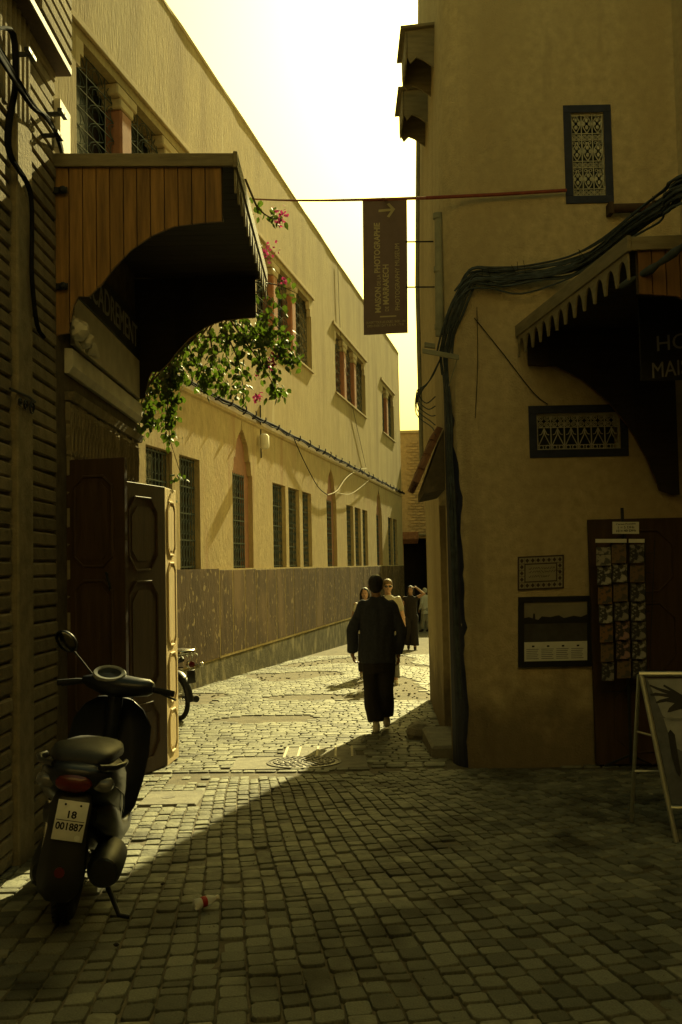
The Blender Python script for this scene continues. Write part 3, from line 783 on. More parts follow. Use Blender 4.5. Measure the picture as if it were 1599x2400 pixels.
# windows with painted bands and wrought grilles
def band_and_window(w, grille, name='window'):
    i = inner(w); mb = MB()
    for a, b, c, d in ((w[0], w[1], i[3], w[3]), (w[0], w[1], w[2], i[2]), (w[0], i[0], i[2]+.0005, i[3]-.0005), (i[1], w[1], i[2]+.0005, i[3]-.0005)):
        mb.box(a, YF-.012, E(c), b, YF-.001, E(d), .003)
    o = part(mb, name, M['navy'], RB)
    mb = MB(); mb.box(i[0], YF+.20, E(i[2]), i[1], YF+.215, E(i[3])); part(mb, 'pane', M['pane'], o)
    part(grille(i), 'grille', M['iron_pale'], o)
def g1(i):
    mb = MB(); x0, x1, z0, z1 = i; yv = YF + .02; nx, nz = 3, 3; cw = (x1-x0)/nx
    def T(pts, r=.0045): mb.tube([V((p[0], yv, E(p[1]))) for p in pts], r, 5)
    for k in range(nx+1): T([(x0+cw*k + (.008 if k == 0 else -.008 if k == nx else 0), z0), (x0+cw*k + (.008 if k == 0 else -.008 if k == nx else 0), z1)], .0055)
    ch = (z1-z0)/nz
    for j in range(nz):
        zb = z0+ch*j; T([(x0, zb+.012), (x1, zb+.012)], .005); T([(x0, zb+ch*.28), (x1, zb+ch*.28)], .005)
        for k in range(nx):
            xc = x0+cw*(k+.5); zc = zb + ch*.64
            for q in range(2):
                cx = xc + (q-.5)*cw*.46; r = cw*.20
                T([(cx + r*math.cos(t), zb+ch*.15 + r*math.sin(t)) for t in [m*.62 for m in range(12)]], .004)
                T([(cx + r*.5*math.cos(t), zb+ch*.15 + r*.5*math.sin(t)) for t in [m*.9 for m in range(8)]], .0035)
                T([(cx + r*.6*math.cos(t), zb+ch*.95 + r*.6*math.sin(t)) for t in [m*.7 for m in range(10)]], .0035)
            for sg in (-1, 1):   # ogee
                T([(xc+sg*cw*.04, zb+ch*.97), (xc+sg*cw*.10, zb+ch*.88), (xc+sg*cw*.34, zb+ch*.74), (xc+sg*cw*.40, zb+ch*.62), (xc+sg*cw*.30, zb+ch*.48), (xc+sg*cw*.08, zb+ch*.34), (xc, zb+ch*.28)], .005)
            # flower in the middle
            for a in range(4):
                dx, dz = math.cos(a*math.pi/2)*.026, math.sin(a*math.pi/2)*.033
                mb.sphere((xc+dx, yv, E(zc+dz)), (.015, .006, .020), 8, 5)
    T([(x0, z1-.012), (x1, z1-.012)], .007)
    return mb
def g2(i):
    mb = MB(); x0, x1, z0, z1 = i; yv = YF + .02; nx = 6; cw = (x1-x0-.02)/nx; h = z1-z0
    def T(pts, r=.0045): mb.tube([V((p[0], yv, E(p[1]))) for p in pts], r, 5)
    for zf in (.02, .98): T([(x0, z0+h*zf), (x1, z0+h*zf)], .006)
    T([(x0, z0+h*.13), (x1, z0+h*.13)], .004); T([(x0, z0+h*.62), (x1, z0+h*.62)], .004)
    for k in range(nx+1): T([(x0+.01+cw*k, z0), (x0+.01+cw*k, z1)], .006)
    for k in range(nx):
        xc = x0+.01+cw*(k+.5)
        for q in (-1, 1):
            for zf in (.71, .88): 
                r = cw*.19; T([(xc+q*cw*.24+r*math.cos(t), z0+h*zf+r*math.sin(t)) for t in [m*.62 for m in range(11)]])
                T([(xc+q*cw*.24+r*.45*math.cos(t), z0+h*zf+r*.45*math.sin(t)) for t in [m*.9 for m in range(7)]])
            r = cw*.16; T([(xc+q*cw*.24+r*math.cos(t), z0+h*.075+r*math.sin(t)) for t in [m*.62 for m in range(11)]])
            T([(xc+q*cw*.42, z0+h*.14), (xc+q*cw*.05, z0+h*.42), (xc, z0+h*.60)])
            T([(xc+q*cw*.36, z0+h*.42), (xc+q*cw*.2, z0+h*.44), (xc, z0+h*.60)])
    return mb
band_and_window(w1, g1); band_and_window(w2, g2)
# painted, flaking dark strip down the corner
mb = MB(); n = 46; rg = random.Random(6); left, right = [], []
def corner_at(s, z):      # s 0..1 along the rounded corner plan
    t = s*(len(plan)-1); i = min(int(t), len(plan)-2); a, b = plan[i], plan[i+1]; f = t-i
    d = V((b[0]-a[0], b[1]-a[1])).normalized(); nx, ny = -d.y, d.x
    if nx > 0: nx, ny = -nx, -ny
    return V((lerp(a[0], b[0], f) + nx*.006, lerp(a[1], b[1], f) + ny*.006, E(z)))
grid = []
for j in range(n+1):
    z = lerp(-1.8, 1.75, j/n)
    s0 = 0.52 + 0.09*noise.noise(V((z*4.3, 2.2, 0))) + 0.04*noise.noise(V((z*15, 5.2, 0))) + 0.25*max(0, (z-.6)/1.2)
    s1 = 0.97
    grid.append([corner_at(lerp(max(0.02, s0), s1, k/6), z) for k in range(7)])
for a, b in zip(grid, grid[1:]):
    for k in range(6): mb.quad(a[k], a[k+1], b[k+1], b[k])
part(mb, 'flaking_paint', M['navy'], RB)
# tiled hood over the side door
HD = thing('tiled_hood', 'small sloping clay-tiled hood over the side doorway beside the dark corner strip', 'hood', (0.9, 10, E(0.7)))
mb = MB(); x_o = -0.20
mb.prism([(0.02, .72), (x_o, .70), (x_o, .78), (0.02, 1.25)], (0, 9.30, CZ), (1, 0, 0), (0, 0, 1), (0, 0.001, 0)); 
mb = MB()
P0, P1 = 9.28, 10.62
def hp(o, y, z): return V((S(y)+o, y, E(z)))
mb.add([hp(0, P0, .70), hp(-.20, P0, .66), hp(-.20, P0, .74), hp(0, P0, 1.26), hp(0, P1, .70), hp(-.20, P1, .66), hp(-.20, P1, .74), hp(0, P1, 1.26)],
       [(0, 1, 2, 3), (7, 6, 5, 4), (0, 4, 5, 1), (1, 5, 6, 2), (2, 6, 7, 3), (3, 7, 4, 0)])
part(mb, 'frame', M['brown_core'], HD)
rg = random.Random(2)
for i in range(8):
    for j in range(4):
        y = lerp(P0+.06, P1-.06, i/7); t0, t1 = 1-(j+1)/4-.04, 1-j/4
        a = hp(lerp(-.24, -.01, t0), y, lerp(.77, 1.27, t0)+.02*(4-j)*.3); b = hp(lerp(-.24, -.01, t1), y, lerp(.77, 1.27, t1))
        m2 = MB(); d = (b-a).normalized(); sd = V((0, 1, 0)); up = sd.cross(d); up = up if up.z > 0 else -up
        ring = lambda p, r: [p + sd*r*math.cos(t) + up*r*.8*math.sin(t) for t in [math.pi*k/6 for k in range(7)]] + [p + sd*r*.8*math.cos(t) + up*r*.62*math.sin(t) for t in [math.pi*k/6 for k in range(6, -1, -1)]]
        m2.loft([ring(a + sd*rg.uniform(-.006, .006), .088), ring(b, .072)]); part(m2, 'roof_tile', M['terracotta'], HD)
# step under the side door and loose stone
mb = MB(); mb.box(0.80, 9.35, G(9.9)-.1, 1.16, 10.5, G(9.9)+.13, .025)
solo(mb, 'door_step', M['concrete'], (0.9, 9.9, G(9.9)), 'worn stone step at the foot of the side doorway', 'step')
mb = MB(); mb.sphere((0.80, 10.75, G(10.75)+.06), (.17, .2, .11), 9, 6)
for i, p in enumerate(mb.v): p += noise.noise_vector(p*7)*.03
solo(mb, 'kerb_stone', M['concrete'], (0.8, 10.75, G(10.75)), 'rough broken boulder lying beside the worn stone step', 'stone')
# window canopies high on the side wall
CP = [(0.0, -.50), (.05, -.49), (.09, -.44), (.16, -.39), (.24, -.33), (.31, -.30), (.37, -.36), (.40, -.30)]
for y0_, lab in ((9.95, 'small carved wooden window canopy high on the wall, beside the rounded corner'), (11.25, 'small carved wooden window canopy high on the wall, farther from the rounded corner')):
    zt = 5.50; C = thing('window_canopy', lab, 'canopy', (S(y0_)+lean(5), y0_+.45, E(zt-.6)), 'wooden window canopies high on the ochre wall')
    wx = S(y0_) + lean(zt) + .10
    for yp, t in ((y0_, .02), (y0_+.62, -.02)):
        mb = MB(); mb.prism([(-a, b) for a, b in CP] + [(-.40, -.02), (0, 0.03)], (wx+.02, yp, E(zt)), (1, 0, 0), (0, 0, 1), (0, t, 0)); part(mb, 'side_panel', M['trimwood'], C)
    mb = MB(); mb.obox((wx-.19, y0_+.31, E(zt)+.02), (.26, 0, .025), (0, .36, 0), (0, 0, .016), .004); part(mb, 'roof', M['trimwood'], C)
    for k in range(5):
        yc = y0_ + .62*(k+.5)/5; mb = MB()
        mb.prism([(-.060, 0), (.060, 0), (.060, -.24), (.03, -.28), (0, -.34), (-.03, -.28), (-.060, -.24)], (wx-.385, yc, E(zt)), (0, 1, 0), (0, 0, 1), (-.016, 0, 0)); part(mb, 'valance_board', M['trimwood'], C)
# right hand shop wall and canopy
mb = MB(); mb.prism([(3.40, 6.2), (3.10, YF-.002), (7, YF-.002), (7, -1.7), (4.15, -1.7)], (0, 0, -1), (1, 0, 0), (0, 1, 0), (0, 0, E(6.2)+1)); part(mb, 'shop_wall', M['ochre'], RB)
XR = 3.1; AWR = 1.36; ZR = 2.06
yR0, yR1 = 6.42, 8.74
pr = []
for a, b in ((1262, 857), (1328, 861), (1390, 892), (1453, 946), (1500, 1005), (1540, 1075), (1570, 1150), (1600, 1160)):
    p = atY(a, b, 8.74); pr.append((3.065 - p.x, p.z - CZ))
pr = sorted(pr); k0 = AWR/pr[-1][0] if pr[-1][0] > 0 else 1
pr = [(max(0, a), b) for a, b in pr]
aw_r = max(p[0] for p in pr) + 0.06
cr = [0.005 + (max(p[0] for p in pr)-.005)*i/14 for i in range(15)]
CR = canopy('gallery_canopy', 'plank canopy with scalloped valance over the gallery entrance, cables running above it', (2.5, 7.6, E(1)), 1.915+aw_r, yR0, yR1, -1, ZR, aw=aw_r, nar=12, rail=.07, drop=.185, cuts=cr, prof=pr, dirx=-.128, pl=M['pine_old'])
# rolled tarpaulin hung under the near edge of it
mb = MB(); A = atY(1455, 672, 6.6); B = atY(1640, 545, 6.0); pts = [A.lerp(B, t) + V((0, 0, -.02*math.sin(math.pi*t))) for t in [k/10 for k in range(11)]]
mb.tube(pts, [.022+.008*math.sin(k*2.1) for k in range(11)], 9)
for p in mb.v: p += noise.noise_vector(p*14)*.008
solo(mb, 'rolled_tarpaulin', M['cable_grey'], A, 'dark rolled tarpaulin slung below the gallery canopy', 'tarpaulin', smooth=60)
M['letter_dim'] = mk('pale_letters', (0.32, 0.31, 0.30), 0.1, 10, 0.6)
GS = thing('gallery_sign', 'dark hanging gallery board with pale capital letters under the canopy', 'sign', (2.6, 7.5, E(1.3)))
a = atY(1560, 760, 7.5); 
mb = MB(); mb.box(2.30, 7.49, E(1.36), 3.05, 7.52, E(2.0), .004); part(mb, 'board', M['sign_dark'], GS)
pH = atY(1577, 803, 7.48); pM = atY(1585, 868, 7.48)
letters('HO', 0.17, M['letter_dim'], GS, (pH.x, 7.485, pH.z), (1, 0, .10), (0, 0, 1)); letters('MAISON', 0.17, M['letter_dim'], GS, (pM.x+.06, 7.485, pM.z+.02), (1, 0, .10), (0, 0, 1), width=.48)

RE = thing('rear_sky_blocker', 'unseen plain block added behind the camera to hold back skylight', 'building', (0, -5, 0))  # added out of view to block skylight and darken the lower walls
mb = MB(); mb.box(-9, -14, -.5, 9, -1.8, 9.6); part(mb, 'wall', M['ochre'], RE)
mb = MB(); mb.box(-9.1, -14, 9.6, 9.1, -1.72, 9.72, .02); part(mb, 'coping', M['trim'], RE)
# ================================================================== FAR END BUILDING
YQ = 47.0
EB = thing('end_building', 'brick gatehouse closing the alley above a dark passage', 'building', (5, YQ, G(YQ)))
def Qp(x, z, d=0.0): return V((x, YQ + d, E(z)))
pt = atY(960, 1010, YQ).z - CZ; gt = atY(960, 1262, YQ).z - CZ
gx0 = atY(946, 1300, YQ).x; gx1 = atY(1012, 1300, YQ).x
mb = MB(); grid_wall(mb, [(gx0, gx1, -4, gt, 3.0)], 1.0, 12, -4, pt, Qp, mb); mb.quad(Qp(1, pt), Qp(12, pt), Qp(12, pt, 5), Qp(1, pt, 5)); mb.quad(Qp(1, -4, 5), Qp(12, -4, 5), Qp(12, pt, 5), Qp(1, pt, 5)); mb.quad(Qp(1, -4), Qp(1, -4, 5), Qp(1, pt, 5), Qp(1, pt))
part(mb, 'wall', M['brick_far'], EB)
mb = MB(); mb.box(gx0+.01, YQ+2.8, E(-4), gx1-.01, YQ+2.95, E(gt)); mb.box(gx0+.005, YQ+.05, E(-4), gx0+.02, YQ+2.8, E(gt)); mb.box(gx1-.02, YQ+.05, E(-4), gx1-.005, YQ+2.8, E(gt)); mb.box(gx0+.02, YQ+.05, E(gt)-.02, gx1-.02, YQ+2.8, E(gt)-.005)
part(mb, 'passage_lining', M['interior'], EB)
mb = MB(); mb.box(1, YQ-.1, E(pt)-.12, 12, YQ-.002, E(pt)+.02, .02); part(mb, 'coping', M['trim'], EB)
bx0 = atY(962, 1100, YQ).x; bmesh_ = MB().box(-.17, -.05, -.045, .17, .0, .045, .008).mesh('brick'); bmesh_.materials.append(M['brick_far2'])
rg = random.Random(1); zz = gt + .35; row = 0
while zz < pt - .45:
    x = bx0 + (.18 if row % 2 else 0)
    while x < atY(1003, 1100, YQ).x:
        inst(bmesh_, 'brick', EB, (x, YQ-.002+rg.uniform(-.008, .012), E(zz))); x += .37
    zz += .135; row += 1
mb = MB(); a = atY(940, 1250, YQ-.6); mb.obox((gx0+.28, YQ-.4, E(gt)+.02), (.40, 0, 0), (0, .35, -.1), (0, 0, .18), .03); part(mb, 'awning', M['terracotta'], EB)
mb = MB(); mb.obox(((gx0+gx1)/2+.4, YQ-.2, E(gt)+.16), (.8, 0, 0), (0, .2, 0), (0, 0, .05), .02); part(mb, 'gate_lintel', M['trimwood'], EB)
# closing walls out of sight that keep the place whole: the building's back yard side
# ================================================================== DOOR LEAVES OF THE FRAMING SHOP
def door_leaf(name, label, a, b, zb, zt, mat, thick=0.045, panels=((.05, .30), (.34, .72), (.76, .95)), mould=0.012, group=None, matp=None):
    """panelled leaf between plan points a and b"""
    a = V((a[0], a[1], 0)); b = V((b[0], b[1], 0)); d = (b-a).normalized(); n = V((d.y, -d.x, 0)); L = (b-a).length
    D = thing(name, label, 'door', ((a.x+b.x)/2, (a.y+b.y)/2, zb), group)
    c = (a+b)/2; H = zt-zb
    mb = MB(); mb.obox(c + V((0, 0, (zb+zt)/2)), d*(L/2), n*(thick/2), V((0, 0, H/2)), .004); part(mb, 'slab', mat, D)
    for p0, p1 in panels:
        for side in (1, -1):
            mb = MB(); z0, z1 = zt - H*p1, zt - H*p0; m = L*.20; ch = L*.14
            oc = [(-L/2+m, z0+ch), (-L/2+m+ch, z0), (L/2-m-ch, z0), (L/2-m, z0+ch), (L/2-m, z1-ch), (L/2-m-ch, z1), (-L/2+m+ch, z1), (-L/2+m, z1-ch)]
            pts = [c + d*x + V((0, 0, z)) + n*side*(thick/2+.004) for x, z in oc]
            mb.tube(pts, 0.011, 6, closed=True); part(mb, 'panel_moulding', mat, D)
            mb = MB(); k = .80
            oc2 = [((x)*k, (z0+z1)/2 + (z-(z0+z1)/2)*(1-(1-k)*L/(z1-z0)*.9)) for x, z in oc]
            mb.prism(oc2, c + n*side*(thick/2), d, (0, 0, 1), n*side*.007); part(mb, 'raised_panel', mat, D)
    return D, c, d, n
zb = G(8)+.02
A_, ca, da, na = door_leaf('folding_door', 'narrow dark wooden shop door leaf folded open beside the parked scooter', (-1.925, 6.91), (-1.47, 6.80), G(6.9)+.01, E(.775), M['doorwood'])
mb = MB(); p = V((-1.60, 6.795, E(-.02))); mb.tube([p, p+V((0, -.05, .01)), p+V((.03, -.055, -.09)), p+V((.02, -.02, -.11))], .009, 6); part(mb, 'handle', M['iron_dark'], A_)
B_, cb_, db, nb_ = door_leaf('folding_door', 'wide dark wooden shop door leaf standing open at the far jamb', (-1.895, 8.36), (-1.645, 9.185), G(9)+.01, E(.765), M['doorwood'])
C_, cc_, dc, nc = door_leaf('folding_door', 'narrow sunlit shop door leaf with carved cartouche panels standing open', (-1.655, 9.205), (-1.624, 9.66), G(9.5)+.01, E(.765), M['doorwood_sunlit'], panels=((.05, .245), (.275, .575), (.605, .78), (.81, .96)))
mb = MB(); p = V((-1.668, 9.20, E(.23))); mb.tube([p, p+V((.01, -.03, -.02)), p+V((.02, -.04, -.08)), p+V((.01, -.02, -.11))], .008, 6); part(mb, 'handle', M['iron_dark'], C_)
# red pole and thin posts by the shop corner
mb = MB(); a = atY(297, 965, 9.42); b = atY(300, 1120, 9.42); mb.tube([V((a.x, 9.42, E(1.45))), V((b.x, 9.42, E(.6))), V((b.x+.01, 9.42, G(9.42)))], .016, 7)
solo(mb, 'red_pole', M['red_rope'], (b.x, 9.42, G(9.42)), 'thin red pole standing against the end of the framing shop', 'pole')
# lump of white plaster foam on the lintel
mb = MB(); p = V((XW+.10, 6.86, E(1.66)))
for dx, dy, dz, r in ((0, 0, .02, .07), (-.03, -.04, .06, .05), (.02, .12, -.03, .055), (.03, .22, -.06, .05), (-.02, .06, .05, .045), (.03, .3, -.08, .04)):
    mb.sphere(p + V((dx, dy, dz)), (r, r*1.2, r), 12, 9)
for q in mb.v: q += noise.noise_vector(q*22)*.022
solo(mb, 'crumpled_sheet', M['white'], p, 'crumpled white plastic sheet stuffed over the end of the shop lintel', 'sheet', smooth=30)
# scrolled iron lamp bracket on the brick wall
LBk = thing('lamp_bracket', 'scrolled black iron bracket fixed to the brick wall above the scooter', 'bracket', (XW, 5.85, E(1.05)))
p = atX(40, 925, XW+.06)
mb = MB(); mb.tube([V((XW+.03, 5.62, p.z+.03)), V((XW+.05, 5.9, p.z+.03)), V((XW+.05, 6.02, p.z+.02))], .008, 6); part(mb, 'arm', M['iron_dark'], LBk)
for cy_, r in ((5.96, .045), (5.84, .035), (5.74, .028)):
    mb = MB(); mb.tube([V((XW+.05, cy_+r*(1-t/14)*math.cos(t), p.z-.03+r*(1-t/14)*math.sin(t))) for t in [k*.6 for k in range(16)]], .006, 5); part(mb, 'scroll', M['iron_dark'], LBk)
# white plate at the top corner
mb = MB(); mb.box(XW-.03, 6.67, E(2.90), XW+.03, 6.93, E(3.25), .004); solo(mb, 'wall_plate', M['white'], (XW, 6.8, E(2.9)), 'small sunlit white plate at the brick corner above the canopy', 'plate')

# ================================================================== CABLES
def cable_thing(name, label, strands, org, mat, cat='cable'):
    T = thing(name, label, cat, org)
    for pts, r in strands:
        mb = MB(); mb.tube(pts, r, 6); part(mb, 'cable', mat, T, smooth=60)
    return T
def smooth_pts(pts, n=6):
    out = []
    for i in range(len(pts)-1):
        p0 = pts[max(i-1, 0)]; p1 = pts[i]; p2 = pts[i+1]; p3 = pts[min(i+2, len(pts)-1)]
        for k in range(n):
            t = k/n; out.append(0.5*((2*p1) + (p2-p0)*t + (2*p0-5*p1+4*p2-p3)*t*t + (3*p1-p0-3*p2+p3)*t*t*t))
    return out + [pts[-1]]
rg = random.Random(14)
base = [(2330, 235, 5.4), (1650, 425, 5.9), (1560, 480, 6.4), (1490, 527, 6.9), (1410, 590, 7.9), (1330, 622, 8.55), (1230, 641, 8.70), (1160, 648, 8.71), (1108, 652, 8.70), (1082, 685, 8.74), (1062, 735, 8.78), (1045, 785, 8.86), (1036, 830, 8.92), (1040, 880, 8.93), (1046, 960, 8.93), (1052, 1080, 8.93), (1058, 1250, 8.90), (1066, 1450, 8.87), (1074, 1640, 8.85)]
strands = []
for k in range(24):
    ox, oz = rg.gauss(0, .030), rg.gauss(0, .036); pts = []
    cut = len(base) if k < 5 else rg.choice((10, 12, 13, 14))
    for i, (a, b, y) in enumerate(base[:cut]):
        sag = 0.07*rg.random()*k/16 if 4 < i < 8 else 0
        sp = 1.0 if i < 9 else (1.4 if i < 13 else .9)
        pts.append(atY(a, b, y) + V((ox*sp + rg.gauss(0, .006), rg.uniform(-.03, .012), (oz if i < 10 else 0) - sag + rg.gauss(0, .006))))
    strands.append((smooth_pts(pts, 4), rg.uniform(.006, .012)))
CBT = cable_thing('cable_bundle', 'thick tangle of grey cables sagging over the canopy and down the ochre corner', strands, atY(1100, 660, 8.7), M['cable_grey'])
for px, py in ((1130, 640), (1150, 625), (1210, 632), (1215, 600), (1232, 615), (1360, 565), (1372, 590), (1495, 500), (1545, 480)):
    y = interp([(1100, 8.69), (1330, 8.6), (1490, 6.9), (1600, 6.2)], px); p = atY(px, interp([(a, b) for a, b, _ in base[1:9]][::-1], px), y-.02)
    mb = MB(); mb.tube([p, p + V((rg.uniform(-.06, .02), 0, rg.uniform(.05, .12)))], .0022, 4); part(mb, 'wire_end', M['cable'], CBT)
loose = []
for k in range(5):
    loose.append((smooth_pts([atY(1035, 835, 8.9), atY(1015-4*k, 880+6*k, 9.0+.25*k), atY(990-3*k, 915, 9.6+.3*k), atY(984-2*k, 930+10*k, 10.0+.3*k), atY(1000+3*k, 945+14*k, 9.6+.2*k), atY(1020, 930+22*k, 9.2)], 5), .006))
cable_thing('loose_wires', 'loose loop of wires hanging off the ochre wall below the iron crossarm', loose, atY(1000, 920, 9.5), M['cable_grey'])
# iron crossarm
CA = thing('iron_crossarm', 'small rusty iron crossarm carrying the cables at the rounded corner', 'bracket', atY(1030, 820, 8.85))
mb = MB(); a = atY(990, 822, 8.95); b = atY(1076, 838, 8.70); d = (b-a); mb.obox((a+b)/2, d/2, V((0, .012, 0)), V((0, 0, .022)), .003); part(mb, 'arm', M['pipe_green'], CA)
mb = MB(); a = atY(995, 808, 8.95); b = atY(1020, 812, 8.9); mb.obox((a+b)/2, (b-a)/2, V((0, .03, 0)), V((0, 0, .02)), .003); part(mb, 'box', M['pipe_green'], CA)
mb = MB(); mb.tube([atY(1073, 838, 8.71), atY(1052, 905, 8.78)], .005, 5); part(mb, 'stay', M['pipe_green'], CA)
# pipes
mb = MB(); p0 = V((0.945, 9.08, E(2.1))); mb.tube([p0, p0 + V((.02, 0, 1.15))], .042, 12)
for dz in (.06, .6, 1.1): mb.lathe([(.048, 0), (.048, .05)], p0 + V((.01*dz, 0, dz)), (0, 0, 1), 12)
solo(mb, 'drainpipe', M['pipe_green'], p0, 'short fat green-grey drainpipe beside the rounded corner', 'pipe', smooth=50)
mb = MB(); mb.tube([V((S(12.6)-.06+lean(z)+(.0), 12.6, E(z))) for z in (1.2, 2.4, 3.6, 4.6, 5.6, 7)], .028, 10)
solo(mb, 'thin_pipe', M['pipe_green'], V((S(12.6)-.06, 12.6, E(1.2))), 'thin vertical pipe running up the far edge of the ochre side wall', 'pipe', smooth=50)
mb = MB(); a = atY(1431, 489, 8.72); b = atY(1536, 486, 8.72); mb.tube([a, b], .042, 12); mb.box(a.x-.02, 8.68, a.z-.05, a.x+.02, 8.797, a.z+.05); mb.box(b.x-.03, 8.68, b.z-.05, b.x, 8.797, b.z+.05)
solo(mb, 'rolled_blind', M['doorwood'], a, 'short brown roller fixed to the ochre wall under the upper window', 'roller', smooth=50)
mb = MB(); mb.tube(smooth_pts([atY(1112, 745, 8.785), atY(1180, 830, 8.785), atY(1250, 920, 8.785), atY(1285, 948, 8.785)], 3), .004, 4)
solo(mb, 'wall_wire', M['cable'], atY(1180, 830, 8.785), 'thin slack wire crossing the ochre wall down to the lower window', 'wire')
mb = MB(); mb.tube(smooth_pts([atY(1118, 720, 8.785), atY(1120, 850, 8.785), atY(1114, 980, 8.785)], 3), .003, 4)
solo(mb, 'hanging_wire', M['cable'], atY(1118, 720, 8.785), 'thin wire hanging straight down the ochre wall near its corner', 'wire')
# left wall cables
st = []
def LX(px, py, x): return atX(px, py, x)
for k in range(6):
    st.append((smooth_pts([LX(-60, 20+8*k, -1.80+.01*k), LX(0, 112+5*k, -1.80+.01*k), LX(73, 234+3*k, -1.80), LX(115, 289-2*k, -1.82), V((XW+.03, 6.7, E(2.93-.01*k))), V((XW-.1, 7.2, E(2.90)))], 4), .009+.002*(k % 3)))
for k in range(3):
    st.append((smooth_pts([LX(-10+3*k, 66, -1.84), LX(28+3*k, 80, -1.84), LX(33+3*k, 200, -1.84), LX(17+4*k, 289, -1.84), LX(20+3*k, 360, -1.84), LX(61+2*k, 428, -1.84), LX(73+k, 475, -1.84), LX(74+k, 560, -1.84), LX(74+k, 650, -1.84), LX(86+k, 760, -1.84), LX(104, 790, -1.84)], 4), .012))
cable_thing('wall_cables', 'thick black cables clamped across the brick wall above the canopy', st, LX(73, 234, -1.8), M['cable'])
for (px, py), wh in zip(((30, 128), (110, 268), (100, 318)), ('highest', 'middle', 'lowest')):
    p = LX(px, py, XW); mb = MB(); mb.box(XW-.02, p.y-.01, p.z-.012, XW+.12, p.y+.01, p.z+.012); mb.box(XW+.09, p.y-.07, p.z-.01, XW+.12, p.y+.07, p.z+.01)
    solo(mb, 'cable_clamp', M['iron_dark'], p, wh + ' of three black iron clamps holding cables to the brick wall', 'clamp', 'cable clamps on the brick wall')
# cable wound along the ledge of the long building
st = []; pts = []; yv = 15.5
while yv < 44.6:
    pts.append(Fp(yv, 3.20 + .012*math.sin(yv*2.3), -.05)); yv += .35
st.append((pts, .03))
st.append(([p + V((0.02, 0, -.05 + .02*math.sin(i*1.9))) for i, p in enumerate(pts)], .014))
rg = random.Random(31)
LC = cable_thing('ledge_cable', 'cable wound in loops along the ledge of the long building', st, Fp(28, 3.2, -.07), M['cable'])
yv = 16.0
while yv < 44:
    mb = MB(); r = rg.uniform(.06, .10); tilt = rg.uniform(.1, .3)
    mb.tube([Fp(yv + tilt*math.sin(t*.5), 3.20 + r*math.sin(t), -.06 - r*.5*abs(math.cos(t/1.0))) for t in [-2.2 + k*.5 for k in range(9)]], .015, 5); part(mb, 'loop', M['cable'], LC); yv += rg.uniform(.7, 1.15)
def droop(name, label, pts, r, mat):
    mb = MB(); mb.tube(smooth_pts(pts, 6), r, 5); solo(mb, name, mat, pts[0], label, 'cable')
def FPX(px, py, d=-.06):
    """pixel onto the facade plane pushed out by -d"""
    dr = ray(px, py); o = V((0, 0, CZ)); n = FIN; p0 = Fp(20, 0, d); t = (p0-o).dot(n)/dr.dot(n); return o + dr*t
droop('drooping_cable', 'slack dark cable drooping from the ledge to the second keyhole niche', [FPX(690, 1030), FPX(715, 1085), FPX(745, 1140), FPX(768, 1160)], .012, M['cable'])
droop('drooping_cable', 'slack pale cable looping up from the second keyhole niche to the ledge', [FPX(768, 1160), FPX(790, 1150), FPX(812, 1120), FPX(838, 1102), FPX(860, 1098)], .014, M['cable_pale'])
droop('drooping_cable', 'long thin pale cable sagging below the ledge past the second keyhole niche', [FPX(790, 1155), FPX(820, 1158), FPX(848, 1140), FPX(870, 1120)], .010, M['cable_pale'])
droop('drooping_cable', 'long thin wire hanging from the roof edge across the upper wall', [FPX(792, 620, -.03), FPX(800, 800, -.03), FPX(826, 950, -.03), FPX(858, 1095, -.03)], .006, M['cable'])
WL = thing('wall_lamp', 'small white lamp housing on the plaster below the ledge', 'lamp', FPX(620, 1035))
p = FPX(620, 1035, -.14)
mb = MB(); mb.obox(p, FD*.10, FIN*.09, V((0, 0, .16)), .05); part(mb, 'housing', M['white'], WL, smooth=50)
mb = MB(); q = FPX(611, 1030, 0); mb.tube([q + V((0, 0, .75)), q + V((0, 0, -.4))], .022, 6); part(mb, 'conduit', M['cable'], WL)

# ================================================================== ROPE, BANNER
ra = atY(1328, 446, 8.74); rb_ = FPX(582, 466, -.02)
mb = MB(); rc = atY(1000, 464, 8.72); mb.tube([ra, ra.lerp(rc, .5) - V((0, 0, .004)), rc] + [rc.lerp(rb_, k/16) - V((0, 0, .03*math.sin(math.pi*k/16))) for k in range(1, 17)], .016, 7)
solo(mb, 'red_pole_line', M['red_rope'], ra, 'long red-brown pole strung across the alley from window to facade', 'pole')
t = 0.12
for _ in range(30):
    q = rc.lerp(rb_, t); px, _py = proj(q)
    t += (px-903)/F*1.2
bc = rc.lerp(rb_, t); YBN = bc.y
M['banner'] = mk('plum_banner_cloth', (0.15, 0.105, 0.09), 0.12, 5, 0.75, 0.1)
M['banner_text'] = mk('banner_print', (0.42, 0.36, 0.20), 0.08, 10, 0.8)
BN = thing('hanging_banner', 'tall plum museum banner with an arrow and upright lettering hanging over the alley', 'banner', atY(904, 783, YBN))
c00 = atY(850, 468, YBN); c10 = atY(954, 463, YBN); c01 = atY(853, 785, YBN); c11 = atY(956, 781, YBN)
def bp_(u, v, off=0.0):
    p = c00.lerp(c10, u).lerp(c01.lerp(c11, u), v)
    return p + V((0, .012*math.sin(u*3.2+v*2.0) - off, 0))
mb = MB(); nu, nv = 8, 20
front = [[bp_(i/nu, j/nv, .0015) for i in range(nu+1)] for j in range(nv+1)]; back = [[bp_(i/nu, j/nv, -.0015) for i in range(nu+1)] for j in range(nv+1)]
for sidev in (front, back):
    for j in range(nv):
        for i in range(nu): mb.quad(sidev[j][i], sidev[j][i+1], sidev[j+1][i+1], sidev[j+1][i])
part(mb, 'cloth', M['banner'], BN, smooth=60)
